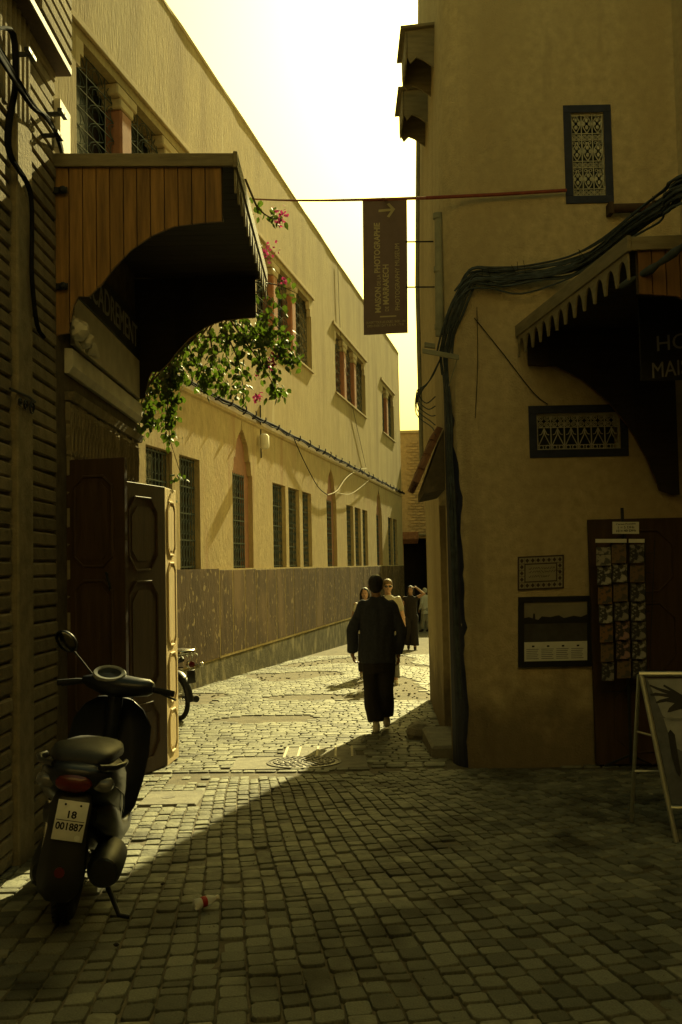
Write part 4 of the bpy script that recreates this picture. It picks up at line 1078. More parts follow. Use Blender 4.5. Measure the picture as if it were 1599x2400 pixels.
BW, BH = (c10-c00).length, (c01-c00).length
def bprint(me_or_poly, u, v, rot=0):
    pass
def blet(txt, size, u, v, width, horiz=False, bold=0.0):
    me = text_mesh(txt, size, depth=.0005, bold=bold); xs = [q.co.x for q in me.vertices]; k = width/(max(xs)-min(xs))
    for q in me.vertices:
        x, y = q.co.x*k, q.co.y
        du, dv = (x/BW, -y/BH) if horiz else (-y/BW, -x/BH)
        q.co = bp_(u+du, v+dv, .006 + q.co.z) - ORG[BN.name]
    me.materials.append(M['banner_text']); o = bpy.data.objects.new('lettering', me); COL.objects.link(o); o.parent = BN
u1, u2, u3 = .335, .515, .775
def vfrom(y): return (y - 118)/(2250-118)
blet('MAISON', .085, u1, vfrom(1710), (1910-1510)/2132*BH, bold=.002)
blet('DE LA', .055, u1+.02, vfrom(1400), (1480-1310)/2132*BH)
blet('PHOTOGRAPHIE', .085, u1-.01, vfrom(890), (1285-495)/2132*BH, bold=.002)
blet('DE', .055, u2+.02, vfrom(1860), (1900-1825)/2132*BH)
blet('MARRAKECH', .085, u2, vfrom(1475), (1790-1160)/2132*BH, bold=.002)
blet('PHOTOGRAPHY MUSEUM', .068, u3, vfrom(1365), (1890-840)/2132*BH)
blet('OUVERT TOUS LES JOURS : 9H30 - 19H', .036, .5, vfrom(2065), BW*.9, True)
blet('OPEN EVERY DAY 9.30 A.M. - 7 P.M.', .036, .5, vfrom(2118), BW*.84, True)
mb = MB(); mb.quad(bp_(.37, vfrom(1965), .004), bp_(.74, vfrom(1968), .004), bp_(.74, vfrom(1990), .004), bp_(.37, vfrom(1987), .004)); part(mb, 'printed_line', M['banner_text'], BN)
mb = MB()
def arrow_poly(pts): mb.add([bp_(u, v, .004) for u, v in pts], [tuple(range(len(pts)))])
arrow_poly([(.36, .078), (.66, .074), (.66, .092), (.36, .096)])
arrow_poly([(.545, .040), (.60, .032), (.735, .080), (.68, .090)]); arrow_poly([(.735, .080), (.60, .140), (.545, .132), (.66, .082)])
part(mb, 'arrow', M['banner_text'], BN)
for v in (.33, .665):
    a = bp_(1, v); mb = MB(); mb.tube([a - V((.02, 0, 0)), V((S(YBN)+.02+lean(a.z-CZ), YBN, a.z+.0))], .008, 6); part(mb, 'rod', M['iron_dark'], BN)
mb = MB(); mb.tube([bp_(-.01, 0.004), bp_(1.01, 0.004)], .012, 6); part(mb, 'top_bar', M['red_rope'], BN)

# ================================================================== RIGHT: DOOR, POSTER, PLAQUE, RACK, EASEL
YD = 8.74; d0 = atY(1377, 1218, YD)
D_, cd, dd, nd = door_leaf('gallery_door', 'dark wooden gallery door behind the postcard rack', (d0.x, YD), (3.06, YD-.03), G(YD)+.012, d0.z, M['doorwood'], panels=((.05, .3), (.35, .62), (.67, .95)))
M['frame_black'] = mk('black_frame', (0.012, 0.012, 0.014), 0.2, 10, 0.45)
M['print_sky'] = mk('print_sky', (0.20, 0.18, 0.13), 0.15, 5, 0.5)
M['print_dark'] = mk('print_dark', (0.045, 0.042, 0.036), 0.3, 12, 0.5)
M['print_black'] = mk('print_black', (0.012, 0.012, 0.013), 0.2, 12, 0.5)
M['paper'] = mk('paper', (0.56, 0.56, 0.50), 0.08, 12, 0.7)
M['ink'] = mk('ink', (0.16, 0.16, 0.17), 0.2, 12, 0.7)
FP_ = thing('framed_poster', 'black-framed landscape photograph poster with a white text strip on the ochre wall', 'poster', atY(1300, 1560, YF))
yq = YF-.03
def q2(px, py, y=yq): return atY(px, py, y)
def pane4(mb, x0, y0, x1, y1, yv, sk=-.022):
    """quad by pixel corners on the plane y=yv, following the slight tilt of the wall things"""
    f_ = lambda x, y: atY(x, y + sk*(x-1300), yv)
    mb.quad(f_(x0, y0), f_(x1, y0), f_(x1, y1), f_(x0, y1)); return f_
def slab(mb, x0, y0, x1, y1, yv, t, sk=-.022):
    f_ = lambda x, y, yy: atY(x, y + sk*(x-1300), yv) + V((0, yy, 0))
    P_ = [f_(x0, y0, 0), f_(x1, y0, 0), f_(x1, y1, 0), f_(x0, y1, 0), f_(x0, y0, t), f_(x1, y0, t), f_(x1, y1, t), f_(x0, y1, t)]
    mb.add(P_, [(0, 1, 2, 3), (7, 6, 5, 4), (0, 4, 5, 1), (1, 5, 6, 2), (2, 6, 7, 3), (3, 7, 4, 0)])
mb = MB()
for r_ in ((1216, 1398, 1390, 1411), (1216, 1549, 1390, 1563), (1216, 1411, 1229, 1549), (1377, 1411, 1390, 1549)): slab(mb, *r_, yq-.012, .04)
part(mb, 'frame', M['frame_black'], FP_)
mb = MB(); slab(mb, 1229, 1411, 1377, 1460, yq, .02); part(mb, 'printed_sky', M['print_sky'], FP_)
mb = MB(); slab(mb, 1229, 1460, 1377, 1504, yq, .02); part(mb, 'printed_land', M['print_dark'], FP_)
mb = MB(); sk = lambda x, y: atY(x, y-.022*(x-1300), yq-.003)
ol = [(1229, 1461), (1229, 1447), (1240, 1445), (1249, 1448), (1250, 1437), (1254, 1437), (1255, 1450), (1262, 1452), (1270, 1444), (1290, 1446), (1310, 1442), (1322, 1449), (1345, 1444), (1362, 1447), (1377, 1441), (1377, 1461)]
mb.add([sk(*p) for p in ol], [tuple(range(len(ol)))]); part(mb, 'printed_skyline', M['print_black'], FP_)
mb = MB(); slab(mb, 1229, 1504, 1377, 1549, yq-.003, .02); part(mb, 'text_strip', M['paper'], FP_)
for k in range(4):
    x = 1247 + 35*k; mb = MB(); slab(mb, x, 1512, x+6, 1516, yq-.005, .001); part(mb, 'printed_mark', M['print_black'], FP_)
    for j in range(6):
        mb = MB(); slab(mb, x-13, 1520+4.4*j, x+16-(j*7 % 5), 1521.6+4.4*j, yq-.005, .001); part(mb, 'printed_line', M['ink'], FP_)
PLQ = thing('tile_plaque', 'small glazed tile plaque with a dark diamond border and faint script on the ochre wall', 'plaque', atY(1270, 1380, YF))
M['tile_pale'] = mk('glazed_tile_pale', (0.26, 0.235, 0.16), 0.1, 10, 0.3); M['tile_dark'] = mk('glazed_tile_dark', (0.05, 0.032, 0.03), 0.2, 10, 0.3)
sk2 = -.045
mb = MB(); slab(mb, 1214, 1301, 1322, 1380, YF-.016, .015, sk2); part(mb, 'back_plate', M['tile_dark'], PLQ)
mb = MB()
x0, y0_, x1, y1_ = 1217, 1304, 1319, 1377
tiles = []
nx, ny = 8, 5
cwx, cwy = (x1-x0)/nx, (y1_-y0_)/ny
for i in range(nx):
    for j in range(ny):
        if i in (0, nx-1) or j in (0, ny-1): tiles.append((x0+cwx*i+.4, y0_+cwy*j+.4, x0+cwx*(i+1)-.4, y0_+cwy*(j+1)-.4))
for a, b, c, d in tiles:
    mb = MB(); slab(mb, a, b, c, d, YF-.020, .006, sk2); to = part(mb, 'border_tile', M['tile_pale'], PLQ)
    mb = MB(); f_ = lambda x, y: atY(x, y + sk2*(x-1300), YF-.0215); mx_, my_ = (a+c)/2, (b+d)/2
    mb.quad(f_(mx_, b+1.5), f_(c-1.5, my_), f_(mx_, d-1.5), f_(a+1.5, my_)); part(mb, 'diamond', M['tile_dark'], to)
mb = MB(); slab(mb, x0+cwx+2.5, y0_+cwy+2.5, x1-cwx-2.5, y1_-cwy-2.5, YF-.020, .006, sk2); part(mb, 'centre_tile', M['tile_pale'], PLQ)
rg = random.Random(77); mb = MB()
for row, (yy, n) in enumerate(((1330, 9), (1338, 10), (1349, 8))):
    x = 1240
    for k in range(n):
        w_ = rg.uniform(4, 8); pts = [(x + w_*t, yy + 2.4*math.sin(t*5+k) - .045*(x-1300)) for t in (0, .25, .5, .75, 1)]
        mb.tube([atY(a, b, YF-.0225) for a, b in pts], .0022, 4); x += w_ + 1
part(mb, 'script', M['tile_dark'], PLQ)

# wire postcard rack
YK = 8.42
RK = thing('postcard_rack', 'tall tapering wire postcard rack standing in front of the gallery door', 'rack', (atY(1460, 1600, YK).x, YK, G(YK)))
cols = [(1398, 1432, 1412, 1440), (1434, 1468, 1448, 1480), (1476, 1510, 1484, 1516)]
def rackpt(px, py, dy=0): return atY(px, py, YK+dy)
mb = MB()
for (a, b, c, d) in cols + [(1512, 1535, 1514, 1522)]:
    mb.tube([rackpt(a, 1265, .02), rackpt(c, 1592, .02)], .004, 5); mb.tube([rackpt(b, 1265, .02), rackpt(d, 1592, .02)], .004, 5)
part(mb, 'uprights', M['iron_dark'], RK)
for j in range(8):
    y = 1270 + 46*j; mb = MB(); mb.tube([rackpt(1396+2*j, y+30, -.02), rackpt(1532-2*j, y+26, -.02)], .003, 5); part(mb, 'shelf_wire', M['iron_dark'], RK)
mb = MB(); mb.tube([V((atY(1470, 1300, YK).x, YK+.10, E(.45))), V((atY(1470, 1300, YK).x, YK+.10, G(YK)+.05))], .014, 8)
for sx, sy in ((.2, .1), (-.2, .1), (0, -.2)): mb.tube([V((atY(1470, 1300, YK).x, YK+.1, G(YK)+.12)), V((atY(1470, 1300, YK).x+sx, YK+.1+sy, G(YK)+.01))], .010, 6)
part(mb, 'stand', M['iron_dark'], RK)
def mini(name, c1, c2): return mk(name, c1, 0.3, 22, 0.45, col2=c2, lo=.47, hi=.56, det=3)
CARDS = [('pale postcard with dark figure', (.30, .28, .22), (.05, .05, .05)), ('sepia portrait postcard', (.16, .10, .05), (.05, .04, .03)),
         ('dark flecked postcard', (.02, .022, .03), (.16, .15, .13)), ('orange and black postcard', (.20, .10, .03), (.03, .028, .025)),
         ('black and white postcard', (.03, .03, .032), (.26, .25, .22)), ('black and pink postcard', (.02, .018, .02), (.22, .13, .11))]
cmats = [mini('postcard_print_%d' % i, a, b) for i, (_, a, b) in enumerate(CARDS)]
pick = [0, 1, 2, 4, 4, 1, 3, 1, 2, 4, 2, 4, 3, 5, 2, 1, 5, 4, 2, 1, 2]
n_ = 0
for j in range(7):
    for i, (a, b, c, d) in enumerate(cols):
        t = j/6.6; xa, xb = lerp(a, c, t), lerp(b, d, t); y = (1283 if i == 0 else 1277) + 45*j; k = pick[n_]; n_ += 1
        f_ = lambda x, yy, dy: atY(x, yy, YK+dy)
        P_ = [f_(xa, y, -.005), f_(xb, y-1, -.005), f_(xb, y+42, -.045), f_(xa, y+43, -.045)]; th = V((0, .003, 0))
        mb = MB(); mb.add(P_ + [p+th for p in P_], [(0, 1, 2, 3), (7, 6, 5, 4), (0, 4, 5, 1), (1, 5, 6, 2), (2, 6, 7, 3), (3, 7, 4, 0)])
        solo(mb, 'postcard', cmats[k], P_[3], CARDS[k][0] + ', ' + ('top', 'second', 'third', 'fourth', 'fifth', 'sixth', 'lowest')[j] + ' row, ' + ('rack side nearest the poster', 'rack middle', 'rack side farthest from poster')[i], 'postcard', 'postcards in the wire rack')
for (a, b, c, d) in cols:
    mb = MB(); slab(mb, a-2, 1263, b+1, 1272, YK-.02, .004, 0); part(mb, 'header_card', M['paper'], RK)
PS = thing('price_card', 'small white handwritten price card above the postcard rack', 'card', atY(1466, 1251, YK))
mb = MB(); slab(mb, 1436, 1223, 1498, 1251, YK, .004, 0); part(mb, 'card', M['paper'], PS)
for tx, py, wd in (('Cartes Postales', 1228, 46), ('1 = 5 DHs', 1236, 38), ('10 = 40 DHs', 1244, 46)):
    p = atY(1467, py, YK-.002); letters(tx, .030 if py > 1230 else .02, M['print_black'], PS, p, (1, 0, .02), (0, 0, 1), width=wd/F*YK)
mb = MB(); mb.tube([atY(1467, 1251, YK), atY(1467, 1275, YK+.02)], .005, 5); part(mb, 'clip', M['iron_dark'], PS)

# folding easel sign
EZ = thing('easel_sign', 'silver-framed folding pavement sign with a dark hand-print poster', 'sign', (2.2, 6.1, G(6.1)))
M['alu'] = mk('brushed_aluminium', (0.42, 0.42, 0.36), 0.1, 30, 0.4, metal=0.7)
fl = ong(1586, 1975); fl.z = G(fl.y); tl = atY(1503, 1580, fl.y+.26)
WE = .62; rx = V((.985, -.17, 0)); up = (tl-fl)
def ez(u, v, off=0.0):
    n = rx.cross(up).normalized()
    return fl + up*v + (rx*WE)*u*(1.0) + n*off
# the photograph shows the sign splaying outward towards its foot on the left, so the frame is taken as a trapezoid
LFT = [fl, tl]
mb = MB(); mb.tube([ez(0, .0), ez(0, 1)], .016, 8); part(mb, 'frame_rail', M['alu'], EZ)
mb = MB(); mb.tube([ez(1, .0), ez(1, 1)], .016, 8); part(mb, 'frame_rail', M['alu'], EZ)
mb = MB(); mb.tube([ez(-.02, 1), ez(1.02, 1)], .018, 8); part(mb, 'frame_rail', M['alu'], EZ)
mb = MB(); mb.tube([ez(0, .2), ez(1, .2)], .013, 8); part(mb, 'frame_rail', M['alu'], EZ)
bl = ong(1480, 1925); bl.z = G(bl.y)
for off in (V((0, 0, 0)), rx*WE):
    mb = MB(); mb.tube([bl + off, tl + off + V((-.005, .03, -.01))], .013, 8); part(mb, 'rear_leg', M['alu'], EZ)
mb = MB(); mb.tube([ez(0, .62), bl.lerp(tl, .62)], .007, 6); part(mb, 'stay', M['alu'], EZ)
mb = MB(); mb.tube([bl.lerp(tl, .35), bl.lerp(tl, .35)+rx*WE], .010, 6); part(mb, 'rear_bar', M['alu'], EZ)
M['poster_dark'] = mk('easel_poster', (0.085, 0.09, 0.10), 0.3, 14, 0.5)
M['poster_pale'] = mk('easel_poster_pale', (0.24, 0.245, 0.235), 0.15, 14, 0.5)
mb = MB(); P_ = [ez(.03, .22), ez(.97, .22), ez(.97, .975), ez(.03, .975)]; nn = rx.cross(up).normalized()*.006
mb.add([p for p in P_] + [p - nn for p in P_], [(0, 1, 2, 3), (7, 6, 5, 4), (0, 4, 5, 1), (1, 5, 6, 2), (2, 6, 7, 3), (3, 7, 4, 0)]); PB = part(mb, 'poster_board', M['poster_dark'], EZ)
SGN = 1 if (rx.cross(up).y < 0) else -1
def flat(pts, mat, off, nm):
    mb = MB(); mb.add([ez(.03+(u-.25)*.62, v, SGN*off) for u, v in pts], [tuple(range(len(pts)))]); part(mb, nm, mat, PB)
flat([(.28, .965), (.95, .97), (.95, .74), (.55, .70), (.40, .74)], M['poster_pale'], .004, 'printed_patch')
flat([(.40, .73), (.75, .73), (.72, .60), (.62, .52), (.45, .56)], M['poster_pale'], .004, 'printed_patch')
hand = [(.97, .80), (.80, .86), (.66, .90), (.52, .935), (.50, .925), (.60, .895), (.42, .915), (.30, .935), (.29, .925), (.40, .90), (.55, .875), (.36, .885), (.27, .875), (.28, .865), (.40, .865), (.56, .855), (.40, .84), (.33, .825), (.35, .818), (.50, .83), (.62, .82), (.52, .79), (.48, .765), (.52, .765), (.70, .785), (.97, .73)]
flat(hand, M['print_black'], .006, 'printed_hand')
for u0_ in (.45, .72):
    flat([(u0_-.05, .50), (u0_-.03, .64), (u0_+.02, .66), (u0_+.07, .63), (u0_+.05, .50), (u0_+.04, .40), (u0_, .38), (u0_-.03, .41)], M['print_black'], .006, 'printed_figure')
for k in range(3):
    mb = MB(); mb.quad(ez(.26, .335-.025*k, SGN*.005), ez(.7, .335-.025*k, SGN*.005), ez(.7, .325-.025*k, SGN*.005), ez(.26, .325-.025*k, SGN*.005)); part(mb, 'printed_line', M['poster_pale'], PB)

# ================================================================== STREET IRONWORK
MH = thing('manhole_cover', 'round studded iron manhole cover set in a concrete apron', 'manhole', (MANH.x, MANH.y, G(MANH.y)))
sl1 = Matrix.Rotation(math.atan(-.037), 4, 'X')
def onslope(mb, c):
    mb.xf(Matrix.Translation(V((c[0], c[1], G(c[1])))) @ sl1); return mb
mb = MB(); mb.box(-.66, -.33, -.06, .58, .38, .001, .01); onslope(mb, (MANH.x, MANH.y)); part(mb, 'apron', M['concrete'], MH)
M['cast'] = mk('cast_iron', (0.075, 0.068, 0.055), 0.3, 20, 0.45, 0.3, 60, metal=0.5)
mb = MB(); mb.lathe([(.345, 0), (.345, .010), (.325, .012), (.322, .004), (.30, .004)], (0, 0, 0), (0, 0, 1), 40); onslope(mb, (MANH.x, MANH.y)); part(mb, 'ring', M['cast'], MH)
mb = MB(); mb.lathe([(.315, -.02), (.315, .007), (.30, .009)], (0, 0, 0), (0, 0, 1), 40); onslope(mb, (MANH.x, MANH.y)); cov = part(mb, 'cover', M['cast'], MH)
mb = MB()
for rr, n in ((.05, 5), (.11, 11), (.165, 16), (.22, 22), (.27, 27)):
    for k in range(n):
        t = 2*math.pi*k/n; mb.obox((rr*math.cos(t), rr*math.sin(t), .012), (.017*math.cos(t), .017*math.sin(t), 0), (-.020*math.sin(t), .020*math.cos(t), 0), (0, 0, .006), .003)
onslope(mb, (MANH.x, MANH.y)); o = part(mb, 'studs', M['cast'], cov); o['kind'] = 'stuff'
DS = thing('drain_slab', 'grey concrete drain slab with pale metal strips, beyond the manhole cover', 'drain cover', (-.26, 9.9, G(9.9)))
mb = MB(); mb.box(-.36, -.38, -.06, .36, .38, -.004, .01); onslope(mb, (-.26, 9.89)); part(mb, 'slab', M['concrete'], DS)
M['strip'] = mk('pale_metal_strip', (0.32, 0.28, 0.18), 0.1, 20, 0.6, metal=0.2)
for x in (-.33, -.20, -.02, .16, .32):
    mb = MB(); mb.box(x-.012, -.36, -.004, x+.012, .36, .006, .002); onslope(mb, (-.26, 9.89)); part(mb, 'metal_strip', M['strip'], DS)
UC = thing('utility_cover', 'small pale concrete utility cover beside the open shop door', 'drain cover', (-1.33, 7.69, G(7.69)))
mb = MB(); mb.box(-.22, -.27, -.06, .22, .27, .004, .012); onslope(mb, (-1.33, 7.69)); part(mb, 'lid', M['concrete'], UC)
mb = MB(); mb.lathe([(.05, .003), (.05, .006), (.03, .005)], (-.03, 0, 0), (0, 0, 1), 14); onslope(mb, (-1.33, 7.69)); part(mb, 'lifting_eye', M['cast'], UC)

# ================================================================== PLASTIC BOTTLE ON THE STONES
M['clear'] = mk('clear_plastic', (0.85, 0.86, 0.82), 0.05, 10, 0.12, trans=0.55, ior=1.2); M['red'] = mk('red_label', (0.30, 0.025, 0.015), 0.1, 10, 0.4)
bp0 = ong(476, 2127); ba = V((.83, .50, .10)).normalized()
BT = thing('plastic_bottle', 'small clear crumpled plastic bottle with a red label lying on the cobbles', 'bottle', bp0)
o_ = bp0 + V((0, 0, .026)) - ba*.05
mb = MB(); mb.lathe([(.004, 0), (.020, .003), (.025, .012), (.026, .035), (.023, .04), (.023, .07), (.026, .075), (.020, .095), (.011, .115), (.010, .125), (.004, .126)], o_, ba, 16)
for q in mb.v: q += noise.noise_vector(q*60)*.003
part(mb, 'body', M['clear'], BT, smooth=50)
mb = MB(); mb.lathe([(.0245, .042), (.0255, .044), (.0255, .066), (.0245, .068)], o_, ba, 16, caps=False); part(mb, 'paper_label', M['red'], BT, smooth=50)
mb = MB(); mb.lathe([(.0125, .118), (.0125, .132), (.008, .133)], o_, ba, 12); part(mb, 'cap', M['white'], BT, smooth=50)
# scraps of litter
rg = random.Random(55)
for px, py, nm, lab in ((381, 2075, 'leaf_scrap', 'tiny dark dead leaf on the sunlit cobbles'), (272, 2218, 'cork_scrap', 'small dark scrap of litter on the shaded cobbles'), (640, 1852, 'pebble', 'small dark pebble on the cobbles near the shadow edge')):
    p = ong(px, py); mb = MB(); mb.sphere(p + V((0, 0, .008)), (.014, .012, .007), 7, 5)
    for q in mb.v: q += noise.noise_vector(q*50)*.004
    solo(mb, nm, M['interior'], p, lab, 'litter')
# ================================================================== SCOOTER
M['paint'] = mk('dark_scooter_paint', (0.010, 0.012, 0.020), 0.15, 12, 0.36, spec=0.35, coat=0.15)
M['rubber'] = mk('tyre_rubber', (0.014, 0.014, 0.014), 0.2, 30, 0.8)
M['vinyl'] = mk('black_seat_vinyl', (0.014, 0.014, 0.016), 0.2, 30, 0.5, 0.15, 120, spec=0.3)
M['chrome'] = mk('worn_chrome', (0.55, 0.53, 0.48), 0.15, 30, 0.22, metal=1.0)
M['redlens'] = mk('red_lens', (0.085, 0.007, 0.005), 0.15, 20, 0.3, spec=0.6)
M['clearlens'] = mk('clear_lens', (0.10, 0.10, 0.10), 0.2, 20, 0.2, spec=0.6)
M['plate'] = mk('plate_white', (0.62, 0.62, 0.56), 0.06, 20, 0.45)
M['dialring'] = mk('grey_dial_ring', (0.26, 0.27, 0.26), 0.1, 20, 0.4)
M['dialglass'] = mk('dial_glass', (0.03, 0.035, 0.04), 0.1, 20, 0.15, spec=0.7)
M['mirror'] = mk('mirror_glass', (0.05, 0.052, 0.05), 0.05, 10, 0.08, metal=1.0)
SX, SY = -1.335, 4.74
TM = Matrix.Translation((SX, SY, G(SY))) @ Matrix.Rotation(R(7.0), 4, 'Z') @ Matrix.Rotation(math.atan(-.037), 4, 'X') @ Matrix.Rotation(R(8.5), 4, 'Y')
SCO = thing('motor_scooter', 'dark motor scooter with white number plate parked against the brick wall', 'scooter', (SX, SY+.5, G(SY+.5)))
def sp(mb, name, mat, parent=SCO, smooth=50): return part(mb.xf(TM), name, mat, parent, smooth=smooth)
def sell(y, zc, hw, hh_, n=20, e=2.6, xo=0.0, tilt=0.0):
    out = []
    for k in range(n):
        t = 2*math.pi*k/n; c, s = math.cos(t), math.sin(t)
        x = math.copysign(abs(c)**(2/e), c)*hw; z = math.copysign(abs(s)**(2/e), s)*hh_
        out.append(V((x+xo, y + tilt*z, zc+z)))
    return out
# rear cowl
body = sp(MB().loft([sell(*a) for a in ((-.400, .735, .040, .018), (-.385, .725, .105, .045), (-.33, .71, .150, .075), (-.22, .69, .175, .105), (0, .65, .190, .14), (.2, .60, .185, .17), (.36, .52, .175, .19), (.48, .42, .165, .17), (.60, .34, .16, .09))]), 'rear_cowl', M['paint'])
sp(MB().loft([sell(*a) for a in ((-.335, .775, .07, .015), (-.315, .79, .115, .028), (-.25, .80, .140, .042), (-.05, .795, .155, .045), (.15, .775, .155, .042), (.38, .76, .135, .045), (.52, .74, .09, .045), (.56, .73, .04, .03))]), 'seat', M['vinyl'])
# lower side panels and floor
sp(MB().loft([sell(*a) for a in ((-.16, .52, .10, .05), (-.05, .50, .16, .10), (.2, .42, .18, .14), (.45, .32, .19, .09), (.75, .29, .20, .05), (.98, .30, .19, .05), (1.05, .36, .16, .06))]), 'floorboard', M['paint'])
# leg shield
rings = []
for z, y, hw, th in ((.26, 1.02, .15, .05), (.36, 1.00, .20, .05), (.50, 1.03, .225, .05), (.65, 1.07, .235, .055), (.80, 1.09, .225, .06), (.89, 1.08, .17, .055), (.94, 1.07, .10, .04)):
    rings.append([V((hw*math.copysign(abs(math.cos(t))**.7, math.cos(t)), y + th*math.sin(t) + .06*(1-(math.cos(t)**2)) - .05*abs(math.cos(t))**2, z)) for t in [2*math.pi*k/20 for k in range(20)]])
sh_ = sp(MB().loft(rings), 'leg_shield', M['paint'])
# steering head, fork, front wheel
sp(MB().tube([V((0, 1.08, .60)), V((0, 1.00, .98))], .045, 12), 'steering_head', M['paint'])
fw = V((0, 1.28, .235))
def wheel(c, r, wdt, nm, ax=V((1, 0, 0)), spokes=5):
    mb = MB(); c = V(c); x = ax.normalized(); u_ = x.orthogonal().normalized(); v_ = x.cross(u_); rt = wdt/2
    rings = []
    for k in range(36):
        t = 2*math.pi*k/36; rd = u_*math.cos(t) + v_*math.sin(t)
        rings.append([c + rd*(r-rt + rt*math.cos(q)) + x*(rt*math.sin(q)) for q in [2*math.pi*m/12 for m in range(12)]])
    mb.loft(rings, True, False)
    return mb
def wheel_parts(c, r, wdt, parent_fn, ax=V((1, 0, 0))):
    t = parent_fn(wheel(c, r, wdt, 'tyre', ax), 'wheel', M['rubber'])
    m2 = MB(); ax = ax.normalized(); ri = r-wdt*.85
    m2.lathe([(ri, -wdt*.3), (ri+.012, -wdt*.36), (ri+.012, wdt*.36), (ri, wdt*.3), (ri-.03, wdt*.1), (ri-.03, -wdt*.1)], c, ax, 28, caps=False)
    m2.lathe([(.02, -wdt*.5), (.045, -wdt*.4), (.045, wdt*.4), (.02, wdt*.5)], c, ax, 12)
    u_ = ax.orthogonal().normalized(); v_ = ax.cross(u_)
    for k in range(5):
        a = 2*math.pi*k/5; d = u_*math.cos(a) + v_*math.sin(a); s_ = ax.cross(d)
        m2.obox(V(c)+d*(ri*.5), d*(ri*.5), s_*.018, ax*.014, .004)
    return t, m2
t_, m2 = wheel_parts(fw, .235, .095, sp); sp(m2, 'rim', M['iron_dark'], t_)
t_, m2 = wheel_parts((0, 0, .235), .235, .105, sp); sp(m2, 'rim', M['iron_dark'], t_)
for sx in (-.075, .075): sp(MB().tube([V((sx, 1.10, .62)), V((sx, 1.27, .24))], .018, 8), 'fork_leg', M['iron_dark'])
mb = MB(); rings = []
for k in range(13):
    a = R(20 + 150*k/12); c = fw + V((0, math.cos(a)*.275, math.sin(a)*.275)); hw = .075*math.sin(math.pi*(k+1.5)/15)+.02
    rings.append([c + V((hw*math.cos(q), 0, 0)) + V((0, math.cos(a), math.sin(a)))*(.022*math.sin(q)) for q in [2*math.pi*m/10 for m in range(10)]])
sp(mb.loft(rings), 'front_fender', M['paint'])
# handlebar cowl and dial
HB = V((0.0, .985, 1.02)); hrot = Matrix.Rotation(R(-10), 4, 'Z')
def hb(p): return HB + (hrot @ V(p))
rings = []
for x, hy, hz, zo in ((-.20, .028, .022, .005), (-.15, .055, .04, .0), (-.07, .085, .062, -.005), (.03, .09, .066, -.005), (.12, .075, .055, .0), (.19, .055, .048, .005), (.215, .035, .03, .005)):
    rings.append([hb((x, hy*math.cos(q), zo + hz*math.sin(q))) for q in [2*math.pi*m/16 for m in range(16)]])
hbo = sp(MB().loft(rings), 'handlebar_cowl', M['paint'])
ax = (hrot.to_3x3() @ V((0, -.55, .84))).normalized()
def oval(prof, c, rx_, n=28):
    m = MB(); x = (hrot.to_3x3() @ V((1, 0, 0))); y = ax.cross(x)
    return m.loft([[c + ax*h + x*(r*rx_*math.cos(q)) + y*(r*math.sin(q)) for q in [2*math.pi*k/n for k in range(n)]] for r, h in prof])
dc = hb((-.045, -.02, .055))
sp(oval([(.070, -.02), (.072, .006), (.066, .016), (.052, .014), (.050, .004)], dc, 1.35), 'dial_ring', M['dialring'], hbo)
sp(oval([(.050, .0), (.050, .008), (.03, .010)], dc, 1.35), 'dial_glass', M['dialglass'], hbo)
for sg in (-1, 1):
    g0, g1_ = hb((sg*.19, 0, 0)), hb((sg*.34, -.02, -.01 if sg > 0 else -.03))
    gr = sp(MB().tube([g0, g0.lerp(g1_, .3), g1_], [.013, .018, .018], 10), 'grip', M['rubber'])
    sp(MB().tube([hb((sg*.17, .05, -.01)), hb((sg*.24, .075, -.025)), hb((sg*.34, .06, -.05))], [.008, .006, .007], 7), 'brake_lever', M['iron_dark'])
for sg, mx_, mz in ((-1, -.30, .16),):
    q = hb((sg*.15, .03, .03)); m_ = hb((mx_, .05, mz))
    mo = sp(MB().tube([q, q.lerp(m_, .6)+V((0, 0, .0)), m_], .006, 7), 'mirror_arm', M['iron_dark'])
    c = m_ + V((-.045, 0, .045)); Mr = Matrix.Rotation(R(38), 3, 'Y')
    sp(MB().sphere(c, (.078, .018, .052), 16, 10, Mr), 'mirror_shell', M['black'], mo); sp(MB().sphere(c + V((0, -.014, 0)), (.070, .006, .044), 16, 8, Mr), 'mirror_glass', M['mirror'], mo)
# tail
sp(MB().loft([sell(y, z, a, b, 18, 2.2) for y, z, a, b in ((-.415, .700, .03, .015), (-.405, .70, .075, .035), (-.375, .70, .085, .045), (-.34, .70, .08, .04))]), 'tail_light', M['redlens'])
for sg in (-1, 1):
    sp(MB().loft([sell(y, z, a, b, 14, 2.2, sg*.125) for y, z, a, b in ((-.385, .695, .02, .010), (-.375, .695, .04, .026), (-.33, .70, .045, .032))]), 'turn_lamp', M['clearlens'])
    sp(MB().tube([V((sg*.10, -.38, .775)), V((sg*.165, -.33, .775)), V((sg*.19, -.22, .775)), V((sg*.185, -.05, .76))], .013, 8), 'grab_rail', M['black'])
